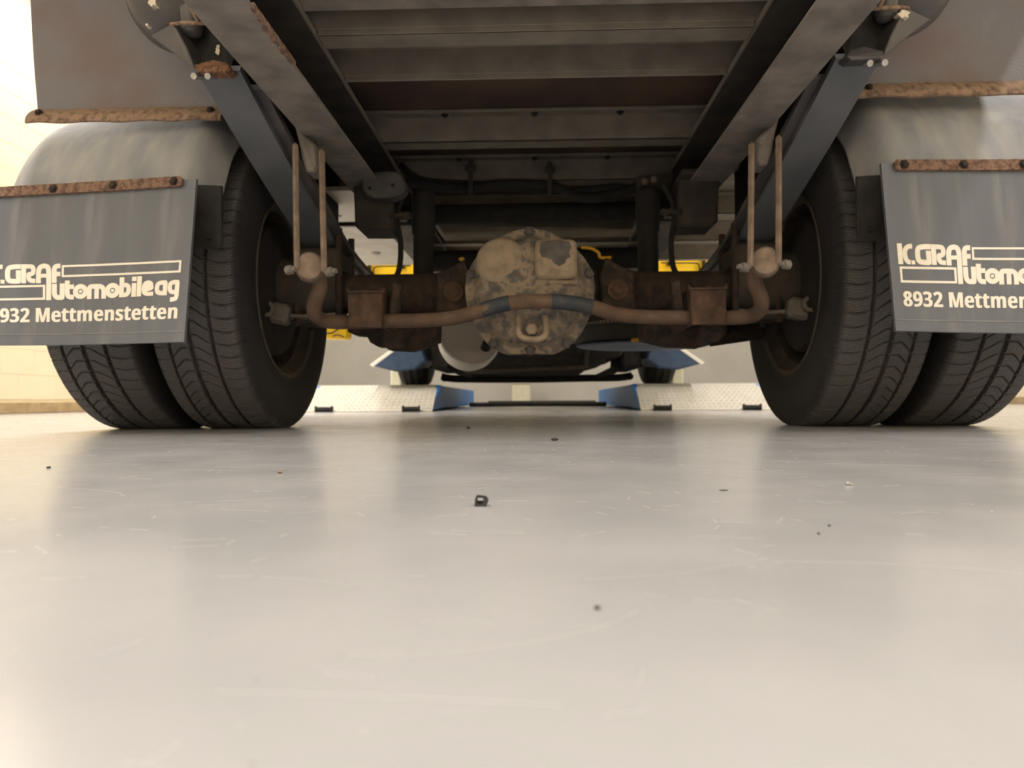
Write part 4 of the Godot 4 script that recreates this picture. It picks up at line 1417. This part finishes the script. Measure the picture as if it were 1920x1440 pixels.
# ---------------------------------------------------------------- pipes, beams and what hangs ahead of the axle
func undergear() -> void:
	var s := Shape.new()
	s.tube([Vector3(-0.42, 0.575, -2.06), Vector3(0.42, 0.578, -2.06)], 0.028, 20)
	part("cross_tube", s, M.black_dirt_and_shade, truck)
	s = Shape.new()
	s.poly([Vector3(-0.2991, 0.6189, -2.2200), Vector3(0.3059, 0.6189, -2.2200), Vector3(0.3058, 0.6093, -2.2200), Vector3(-0.2992, 0.6093, -2.2200)], Vector3(0, 0.0, -0.05), 0.001)
	s.poly([Vector3(-0.2992, 0.5980, -2.2200), Vector3(0.3057, 0.5997, -2.2200), Vector3(0.3028, 0.5759, -2.2000), Vector3(0.2901, 0.5540, -2.2000), Vector3(-0.2744, 0.5483, -2.2000), Vector3(-0.2966, 0.5773, -2.2000)], Vector3(0, 0, -0.07), 0.008)
	var ct := part("pale_cross_member", s, M.tube_and_lit_grey, truck, "pale grey cross member ahead of the axle")
	for q in [Vector3(-0.1924, 0.6134, -2.2100), Vector3(0.1959, 0.6162, -2.2100)]:
		s = Shape.new()
		s.lathe(q + Vector3(0, 0.004, 0), Vector3.UP, [Vector2(0, -0.004), Vector2(0.015, -0.004), Vector2(0.014, 0.004), Vector2(0, 0.006)], 10)
		part("rust_spot", s, M.rust_bright, ct)
	s = Shape.new()
	s.tube([Vector3(-0.36, 0.50, -2.35), Vector3(0.36, 0.505, -2.35)], 0.033, 20)
	part("cross_tube", s, M.black_dirt_and_shade, truck)
	# propeller shaft
	s = Shape.new()
	s.tube([Vector3(-0.005, 0.30, -1.9), Vector3(-0.01, 0.40, -3.2)], 0.034, 20)
	part("propeller_shaft", s, M.black_dirt_and_shade, truck)
	# hoses along the cross tube with hanging clips
	s = Shape.new()
	s.bar([Vector3(-0.3915, 0.6164, -1.9300), Vector3(-0.3130, 0.6293, -1.9300), Vector3(-0.2428, 0.6199, -1.9500), Vector3(-0.1667, 0.6174, -1.9500), Vector3(-0.0880, 0.6276, -1.9500), Vector3(0.0409, 0.6215, -1.9500), Vector3(0.1002, 0.5925, -1.9400), Vector3(0.1487, 0.5835, -1.9400), Vector3(0.2169, 0.5937, -1.9300), Vector3(0.2840, 0.6076, -1.9000)], 0.0125, 12, 6)
	part("hose", s, M.black_dirt_and_shade, truck)
	s = Shape.new()
	s.bar([Vector3(-0.3493, 0.6775, -1.9300), Vector3(-0.3157, 0.6461, -1.9300), Vector3(-0.2724, 0.6403, -1.9600), Vector3(-0.1684, 0.6360, -1.9700), Vector3(-0.0606, 0.6230, -1.9700), Vector3(0.0412, 0.6102, -1.9700), Vector3(0.1224, 0.6119, -1.9600), Vector3(0.2053, 0.6163, -1.9500), Vector3(0.2787, 0.6011, -1.9300)], 0.008, 10, 6)
	part("hose", s, M.black_dirt_and_shade, truck)
	for q in [[Vector3(-0.1670, 0.6843, -1.9250), Vector3(-0.1674, 0.5922, -1.9250)], [Vector3(0.0394, 0.6769, -1.9250), Vector3(0.0388, 0.5865, -1.9250)]]:
		s = Shape.new()
		var a: Vector3 = q[0]
		var b: Vector3 = q[1]
		s.box((a + b) / 2.0, Vector3(0.013, a.y - b.y, 0.006), Basis.IDENTITY, 0.002)
		s.box(a + Vector3(0, -0.022, 0.002), Vector3(0.027, 0.018, 0.01), Basis.IDENTITY, 0.003)
		part("hose_clip", s, M.frame_dark, truck)
	# ledge over the right damper with its small bolts
	s = Shape.new()
	s.poly([Vector3(0.2556, 0.6135, -1.8500), Vector3(0.3425, 0.6228, -1.8500), Vector3(0.3423, 0.5989, -1.8500), Vector3(0.2607, 0.5868, -1.8500)], Vector3(0, 0, -0.08), 0.002)
	var ledge := part("damper_ledge", s, M.frame_dark, truck)
	for q in [Vector3(0.2719, 0.5985, -1.8450), Vector3(0.2942, 0.6034, -1.8450)]:
		s = Shape.new()
		s.bolt(q, Vector3(0, 0, 1), 0.006, 0.006)
		part("bolt", s, M.tan_grime, ledge)
	# amber cable ends beside the cover
	s = Shape.new()
	s.bar([Vector3(0.1064, 0.4106, -1.7200), Vector3(0.1285, 0.4079, -1.7200), Vector3(0.1456, 0.3978, -1.7200), Vector3(0.1504, 0.3867, -1.7200), Vector3(0.1749, 0.3864, -1.7200)], 0.004, 8)
	part("amber_cable", s, M.yellow_rim, truck)
	s = Shape.new()
	s.box(Vector3(-0.1700, 0.3866, -1.7200), Vector3(0.014, 0.008, 0.01), Basis.IDENTITY, 0.003)
	part("amber_cable", s, M.yellow_rim, truck)
	# white tank low on the left, seen half from below
	s = Shape.new()
	var ax := Vector3(0.30, 0.50, 0.80).normalized()
	var o: Vector3 = Vector3(-0.2185, 0.2604, -2.4500)
	s.lathe(o - ax * 0.02, ax, [Vector2(0, -0.055), Vector2(0.06, -0.055), Vector2(0.085, -0.042), Vector2(0.096, -0.02), Vector2(0.102, 0.012), Vector2(0.101, 0.02), Vector2(0.096, 0.022), Vector2(0.094, 0.016), Vector2(0.0, 0.016)], 44)
	var tank := part("white_tank", s, M.white_plastic, truck, "round white plastic tank with a pale grey face")
	s = Shape.new()
	s.lathe(o - ax * 0.02, ax, [Vector2(0, 0.014), Vector2(0.092, 0.014), Vector2(0.092, 0.018), Vector2(0.02, 0.0195), Vector2(0.0, 0.0195)], 40)
	part("tank_face", s, M.grey_plastic, tank)
	s = Shape.new()
	s.lathe(o - ax * 0.02 + Vector3(0.06, -0.02, 0.03), ax, [Vector2(0, 0.0), Vector2(0.016, 0.0), Vector2(0.016, 0.03), Vector2(0.012, 0.034), Vector2(0, 0.034)], 20)
	part("tank_fitting", s, M.black_dirt_and_shade, tank)
	# spare wheel slung flat under the right rail
	s = Shape.new()
	var sp := Vector3(0.38, 0.255, -2.66)
	s.lathe(sp, Vector3.UP, [Vector2(0.13, 0.0), Vector2(0.2, -0.004), Vector2(0.24, 0.004), Vector2(0.262, 0.022), Vector2(0.278, 0.04), Vector2(0.285, 0.06), Vector2(0.286, 0.11), Vector2(0.276, 0.14), Vector2(0.25, 0.165), Vector2(0.2, 0.17), Vector2(0.13, 0.165)], 64, true)
	var spare := part("spare_tyre", s, M.rubber, truck, "spare tyre slung flat under the frame")
	for k in 54:
		var a := deg_to_rad(100.0 + k * 3.05 * 1.0)
		a = deg_to_rad(20.0 + k * 2.65)
		s = Shape.new()
		var d := Vector3(cos(a), 0, sin(a))
		s.box(sp + d * 0.287 + Vector3(0, 0.083, 0), Vector3(0.008, 0.062, 0.008), Basis(Vector3.UP, -a), 0.002)
		part("tread_block", s, M.tube_and_lit_grey, spare)  # pale grey makes up for the little light under here
	s = Shape.new()
	s.lathe(sp + Vector3(0, 0.004, 0), Vector3.DOWN, [Vector2(0, -0.03), Vector2(0.17, -0.03), Vector2(0.19, 0.0), Vector2(0.232, 0.006), Vector2(0.236, 0.01), Vector2(0.225, 0.014), Vector2(0.16, 0.012), Vector2(0.1, 0.0), Vector2(0, 0.0)], 48)
	part("blue_underside_disc", s, M.blue_dark, spare, "dark blue disc over the underside of the spare wheel")  # dark blue disc across the underside of the spare
	s = Shape.new()
	s.box(Vector3(0.3232, 0.2481, -2.3720), Vector3(0.042, 0.011, 0.006), Basis(Vector3.BACK, 0.1), 0.002)
	part("yellow_tag", s, M.yellow_rim, spare)


# ---------------------------------------------------------------- cab, engine and front wheels
func cab() -> void:
	var s := Shape.new()
	s.span(Vector3(-0.965, 0.63, -5.85), Vector3(0.965, 2.15, -4.15), 0.03)
	var shell := part("cab", s, M.yellow_paint, truck, "yellow cab, its lower back seen past the frame")
	for side in [-1, 1]:
		s = sided(side)
		s.poly([Vector3(-0.7485, 0.8421, -4.1300), Vector3(-0.7366, 0.8419, -4.1300), Vector3(-0.7366, 0.8121, -4.1300), Vector3(-0.7247, 0.8000, -4.1300), Vector3(-0.7696, 0.8005, -4.1300)], Vector3(0, 0, -0.03))
		s.bar([Vector3(-0.9034, 0.7533, -4.1250), Vector3(-0.9003, 0.7921, -4.1250), Vector3(-0.8823, 0.8068, -4.1250), Vector3(-0.7836, 0.8087, -4.1250), Vector3(-0.6939, 0.8107, -4.1250)], 0.004, 8)
		part("seal", s, M.black_dirt_and_shade, shell)
		s = sided(side)
		s.box(Vector3(-0.9262, 0.8064, -4.1200), Vector3(0.014, 0.13, 0.05), Basis.IDENTITY, 0.004)
		part("black_strap", s, M.black_dirt_and_shade, shell)
		# dark subframe, engine and gearbox sump
		s = sided(side)
		s.span(Vector3(-0.56, 0.40, -5.7), Vector3(-0.42, 0.63, -3.9), 0.01)
		s.poly([Vector3(-0.5569, 0.4164, -4.5000), Vector3(-0.4921, 0.4159, -4.5000), Vector3(-0.4989, 0.3254, -4.5000), Vector3(-0.4538, 0.2541, -4.5000), Vector3(-0.3506, 0.2051, -4.5000), Vector3(-0.4023, 0.1957, -4.5000), Vector3(-0.4799, 0.2155, -4.5000), Vector3(-0.5379, 0.2740, -4.5000)], Vector3(0, 0, -0.1), 0.006)
		s.span(Vector3(-0.62, 0.24, -5.05), Vector3(-0.5, 0.64, -4.4), 0.02)
		part("front_subframe", s, M.black_dirt_and_shade, truck)
		# front wheel
		s = sided(side)
		var hub := Vector3(-0.80, 0.4715, -4.98)
		s.lathe(hub + Vector3(0.1, 0, 0), Vector3(-1, 0, 0), [Vector2(0.2, 0.0), Vector2(0.27, 0.0), Vector2(0.30, 0.012), Vector2(0.315, 0.03), Vector2(0.318, 0.052), Vector2(0.312, 0.054), Vector2(0.312, 0.06), Vector2(0.32, 0.062), Vector2(0.32, 0.097), Vector2(0.312, 0.099), Vector2(0.312, 0.105), Vector2(0.32, 0.107), Vector2(0.32, 0.14), Vector2(0.312, 0.142), Vector2(0.312, 0.148), Vector2(0.318, 0.15), Vector2(0.315, 0.17), Vector2(0.30, 0.188), Vector2(0.27, 0.2), Vector2(0.2, 0.2)], 64, true)
		var fw := part("front_tyre", s, M.rubber, truck, "front tyre standing on the lift runway")
		s = sided(side)
		s.lathe(hub, Vector3(-1, 0, 0), [Vector2(0, -0.02), Vector2(0.19, -0.02), Vector2(0.2, -0.09), Vector2(0.205, -0.09), Vector2(0.2, 0.095), Vector2(0.19, 0.08), Vector2(0.12, 0.05), Vector2(0, 0.06)], 40)
		part("rim", s, M.rim_steel, fw)
		# blue flared wheel-arch foot with a white trim
		s = sided(side)
		s.poly([Vector3(-0.9424, 0.2612, -4.3000), Vector3(-0.8115, 0.3563, -4.3000), Vector3(-0.7245, 0.3773, -4.3000), Vector3(-0.6562, 0.3644, -4.3000), Vector3(-0.6316, 0.2900, -4.3000), Vector3(-0.7000, 0.2380, -4.3000), Vector3(-0.8118, 0.2263, -4.3000)], Vector3(0.0, 0.03, -0.5), 0.012)
		var flare := part("wheel_arch_flare", s, M.blue_dark, truck, "dark blue wheel arch flare with a white edge")
		s = sided(side)
		s.poly([Vector3(-0.9619, 0.2671, -4.2900), Vector3(-0.9433, 0.2546, -4.2900), Vector3(-0.8159, 0.3464, -4.2900), Vector3(-0.8376, 0.3558, -4.2900)], Vector3(0, 0.03, -0.5), 0.002)
		part("white_trim", s, M.trim_white, flare)
	s = Shape.new()
	s.span(Vector3(-0.42, 0.40, -4.4), Vector3(0.42, 0.63, -3.35), 0.03)
	part("gearbox", s, M.black_dirt_and_shade, truck)
	s = Shape.new()
	s.poly([Vector3(-0.4829, 0.4421, -4.2500), Vector3(0.3804, 0.4351, -4.2500), Vector3(0.3972, 0.2682, -4.2500), Vector3(0.2883, 0.2386, -4.2500), Vector3(0.2639, 0.2115, -4.2500), Vector3(-0.3677, 0.2125, -4.2500), Vector3(-0.4042, 0.2432, -4.2500), Vector3(-0.4712, 0.2863, -4.2500)], Vector3(0, 0, -0.7), 0.02)
	s.span(Vector3(-0.5, 0.3, -5.2), Vector3(0.5, 0.62, -4.2), 0.03)
	part("engine_sump", s, M.black_dirt_and_shade, truck)
	s = Shape.new()
	s.bar([Vector3(-0.3988, 0.3917, -4.2000), Vector3(-0.3873, 0.2590, -4.2000), Vector3(-0.3633, 0.2227, -4.2000), Vector3(-0.0144, 0.2325, -4.2000), Vector3(0.2551, 0.2427, -4.2000), Vector3(0.2792, 0.2665, -4.2000), Vector3(0.2920, 0.3863, -4.2000)], 0.014, 10)
	part("sump_guard", s, M.frame_dark, truck)
	s = Shape.new()
	s.bar([Vector3(-0.6212, 0.2159, -4.9000), Vector3(-0.5437, 0.2014, -4.9000), Vector3(-0.3678, 0.1968, -4.9000), Vector3(-0.0172, 0.1947, -4.9000), Vector3(0.3319, 0.1995, -4.9000), Vector3(0.5406, 0.2017, -4.9000), Vector3(0.6240, 0.2151, -4.9000)], 0.024, 12)
	for q in [Vector3(-0.6001, 0.2053, -4.9000), Vector3(0.6101, 0.2082, -4.9000)]:
		s.blob(q, Vector3(0.028, 0.024, 0.028), Basis.IDENTITY, 12)
	part("track_rod", s, M.black_dirt_and_shade, truck)
	# yellow side locker low ahead of the left rear wheel
	s = Shape.new()
	s.poly([Vector3(-0.9628, 0.3651, -3.0000), Vector3(-0.7661, 0.3613, -3.0000), Vector3(-0.7596, 0.3526, -3.0000), Vector3(-0.7618, 0.3180, -3.0000), Vector3(-0.7705, 0.3094, -3.0000), Vector3(-0.9627, 0.3174, -3.0000)], Vector3(0, 0, -0.06), 0.006)
	var lock := part("yellow_locker", s, M.yellow_paint, truck, "yellow box low on the left side ahead of the rear wheel")
	s = Shape.new()
	s.bar([Vector3(-0.8514, 0.3332, -2.9930), Vector3(-0.8253, 0.3352, -2.9930), Vector3(-0.8035, 0.3480, -2.9930), Vector3(-0.7861, 0.3543, -2.9930)], 0.003, 6)
	s.bar([Vector3(-0.8209, 0.3222, -2.9930), Vector3(-0.7992, 0.3263, -2.9930), Vector3(-0.7753, 0.3175, -2.9930)], 0.003, 6)
	part("crease", s, M.rust, lock)


# ---------------------------------------------------------------- vehicle lift
func lift(side: int) -> void:
	var label := "%s lift runway, blue with a white chequer plate drive-on ramp, under the %s front wheel" % [["left", "right"][(side + 1) / 2], ["left", "right"][(side + 1) / 2]]
	var o := thing("lift_runway", label, "lift", Vector3(side * 0.9, 0, -5.5), "lift runways")
	var s := sided(side)
	s.span(Vector3(-1.3, 0.012, -6.9), Vector3(-0.575, 0.148, -4.42), 0.006)
	var deck := part("runway", s, M.blue_paint if side > 0 else M.blue_paint, o)
	s = sided(side)
	s.span(Vector3(-1.29, 0.147, -6.88), Vector3(-0.6, 0.151, -4.44), 0.001)
	part("deck_plate", s, M.lift_plate, deck)
	# drive-on ramp: a sloped white plate with raised chequer bars, blue cheek and rollers
	s = sided(side)
	s.poly([Vector3(-0.562, 0.004, -3.92), Vector3(-0.562, 0.15, -4.42), Vector3(-0.562, 0.012, -4.42)], Vector3(-0.03, 0, 0), 0.001)
	part("ramp_cheek", s, M.blue_paint, o)
	s = sided(side)
	s.poly([Vector3(-1.28, 0.004, -3.92), Vector3(-1.28, 0.15, -4.42), Vector3(-1.28, 0.012, -4.42)], Vector3(-0.03, 0, 0), 0.001)
	part("ramp_cheek", s, M.blue_paint, o)
	s = sided(side)
	var slope := func(u: float, t: float, up: float) -> Vector3:
		return Vector3(lerpf(-1.3, lerpf(-0.545, -0.585, t), u), lerpf(0.004, 0.152, t) + up * 0.96, lerpf(-3.9, -4.43, t) + up * 0.27)
	s.sheet(1, 1, func(u, t): return slope.call(u, t, 0.0), func(u, t): return slope.call(u, t, -0.01))
	var ramp_plate := part("ramp_plate", s, M.lift_plate, o)
	s = sided(side)
	for i in 26:
		for j in 18:
			var u := (i + 0.5 + (0.25 if j % 2 else -0.25)) / 26.5
			var t := (j + 0.5) / 18.0
			var p: Vector3 = slope.call(u, t, 0.0008)
			var b := Basis(Vector3.RIGHT, -PI / 2 + 0.275) * Basis(Vector3.BACK, 0.6 if j % 2 else -0.6)
			s.box(p, Vector3(0.021, 0.006, 0.004), b, 0.0015)
	var ch := part("chequer_bars", s, M.lift_plate, ramp_plate)
	ch.set_meta("kind", "stuff")
	for x in [-0.655, -1.115]:
		s = sided(side)
		s.tube([Vector3(x - 0.04, 0.014, -3.893), Vector3(x + 0.04, 0.014, -3.893)], 0.014, 16)
		s.span(Vector3(x - 0.046, 0.0, -3.91), Vector3(x - 0.04, 0.032, -3.878), 0.002)
		s.span(Vector3(x + 0.04, 0.0, -3.91), Vector3(x + 0.046, 0.032, -3.878), 0.002)
		part("roller", s, M.black_dirt_and_shade, o)
	# cream upright stop beside the tyre
	s = sided(side)
	s.span(Vector3(-0.99, 0.15, -5.2), Vector3(-0.915, 0.265, -5.05), 0.008)
	part("wheel_stop", s, M.lift_trim, o)


func background() -> void:
	var s := Shape.new()
	s.span(Vector3(-0.33, 0.0, -10.55), Vector3(-0.07, 0.30, -10.42), 0.012)
	var at := Vector3(-0.2, 0, -10.5)
	var post := thing("post", "short cream upright post against the far wall between the lift runways", "post", at)
	s = Shape.new()
	s.span(Vector3(-0.264, 0.0, -8.36), Vector3(-0.062, 0.235, -8.2), 0.012)
	post.position = Vector3(-0.163, 0, -8.28)
	part("pillar", s, M.lift_trim, post)
	s = Shape.new()
	s.span(Vector3(-0.274, 0.235, -8.37), Vector3(-0.052, 0.25, -8.19), 0.006)
	part("cap", s, M.lift_plate, post)
	# low dark strip and hose between the runways
	s = Shape.new()
	s.span(Vector3(-0.50, 0.0, -7.9), Vector3(0.62, 0.05, -7.72), 0.01)
	single("dark_floor_strip", s, M.black_dirt_and_shade, Vector3(0.06, 0, -7.8), "low black strip on the floor in front of the far wall", "cable channel")
	s = Shape.new()
	s.bar([Vector3(-0.54, 0.022, -6.2), Vector3(-0.4, 0.022, -6.0), Vector3(-0.1, 0.022, -6.25), Vector3(0.2, 0.022, -6.1), Vector3(0.45, 0.022, -5.85), Vector3(0.54, 0.022, -5.8)], 0.02, 10)
	single("hydraulic_hose", s, M.black_dirt_and_shade, Vector3(0, 0, -6.0), "black hydraulic hose on the floor between the two lift runways", "hose")


# ---------------------------------------------------------------- bits on the floor
func debris() -> void:
	# small black clip: an open-ended rubber sleeve with a pointed side
	var o: Vector3 = Vector3(-0.0313, 0.0000, -0.4207)
	var cl := thing("plastic_clip", "small black hollow plastic clip lying alone on the floor", "clip", o)
	var s := Shape.new()
	var k := 0.00030
	var outer := [Vector2(-12.3, 1), Vector2(-11.5, 15), Vector2(-9, 19.5), Vector2(-5, 19.2), Vector2(7, 18), Vector2(10.5, 15.5), Vector2(13.2, 9.6), Vector2(10, 1.5), Vector2(7.5, 0), Vector2(-10, 0)]
	var inner := [Vector2(-7.8, 7), Vector2(-7.8, 14), Vector2(-7.2, 16), Vector2(-5, 16.6), Vector2(3.5, 16.2), Vector2(4.4, 15.6), Vector2(4.4, 10), Vector2(4.2, 6.5), Vector2(3, 5.5), Vector2(-7, 5.7)]
	var n := outer.size()
	var pz := func(p: Vector2, z: float) -> Vector3: return o + Vector3(p.x * k, p.y * k, z)
	for i in n:
		var j := (i + 1) % n
		s.quad(pz.call(outer[i], 0.0), pz.call(outer[j], 0.0), pz.call(inner[j], 0.0), pz.call(inner[i], 0.0))
		s.quad(pz.call(outer[i], -0.006), pz.call(inner[i], -0.006), pz.call(inner[j], -0.006), pz.call(outer[j], -0.006))
		s.quad(pz.call(outer[i], 0.0), pz.call(outer[i], -0.006), pz.call(outer[j], -0.006), pz.call(outer[j], 0.0))
		s.quad(pz.call(inner[i], 0.0), pz.call(inner[j], 0.0), pz.call(inner[j], -0.006), pz.call(inner[i], -0.006))
	s.done()
	part("sleeve", s, M.black_plastic, cl)
	s = Shape.new()
	s.box(pz.call(Vector2(-1.7, 8.4), -0.003), Vector3(12.6 * k, 1.6 * k, 0.004), Basis.IDENTITY, 0.0002)
	part("inner_bar", s, M.black_plastic, cl)
	s = Shape.new()
	var p: Vector3 = Vector3(0.0171, 0.0000, -0.2152)
	s.blob(p + Vector3(0, 0.0006, 0), Vector3(0.0009, 0.0006, 0.0009), Basis(Vector3.UP, 0.4), 10)
	single("crumb", s, M.black_plastic, p, "round black crumb of dirt nearest the camera", "crumb")
	var bits := [[Vector3(0.1221, 0.0000, -0.4930), Vector3(0.0032, 0.0004, 0.0008), "thin black sliver on the floor to the right of the clip"], [Vector3(0.1368, 0.0000, -0.3554), Vector3(0.0007, 0.0005, 0.0007), "tiny dark grain on the floor, the farther of two below the glass bead"], [Vector3(0.1241, 0.0000, -0.3346), Vector3(0.0006, 0.0005, 0.0011), "tiny dark grain on the floor, the nearer of two below the glass bead"], [Vector3(-0.1419, 0.0000, -1.5573), Vector3(0.004, 0.003, 0.004), "dark crumb on the floor below the differential"], [Vector3(-0.4434, 0.0000, -0.6664), Vector3(0.002, 0.001, 0.002), "dark grain on the bright floor by the left wheels"], [Vector3(0.0269, 0.0000, -1.0980), Vector3(0.006, 0.002, 0.004), "dark curl of debris on the floor right of the differential"]]
	for b in bits:
		s = Shape.new()
		s.blob(b[0] + Vector3(0, b[1].y * 0.9, 0), b[1], Basis.IDENTITY, 10)
		single("crumb", s, M.black_plastic, b[0], b[2], "crumb")
	p = Vector3(0.2137, 0.0000, -0.5221)
	s = Shape.new()
	s.blob(p + Vector3(0, 0.0013, 0), Vector3(0.0016, 0.0014, 0.0016), Basis.IDENTITY, 12)
	s.blob(p + Vector3(0.0024, 0.0008, 0.001), Vector3(0.0009, 0.0008, 0.0009), Basis.IDENTITY, 10)
	single("glass_bead", s, M.zinc, p, "tiny shiny silver bead on the floor on the right", "bead")
	p = Vector3(-0.2121, 0.0000, -0.6126)
	s = Shape.new()
	s.blob(p + Vector3(0, 0.0012, 0), Vector3(0.0022, 0.0012, 0.0018), Basis(Vector3.UP, 0.7), 10)
	single("crumb", s, M.rust_pale, p, "tan flake of rust on the scuffed floor left of the clip", "crumb")
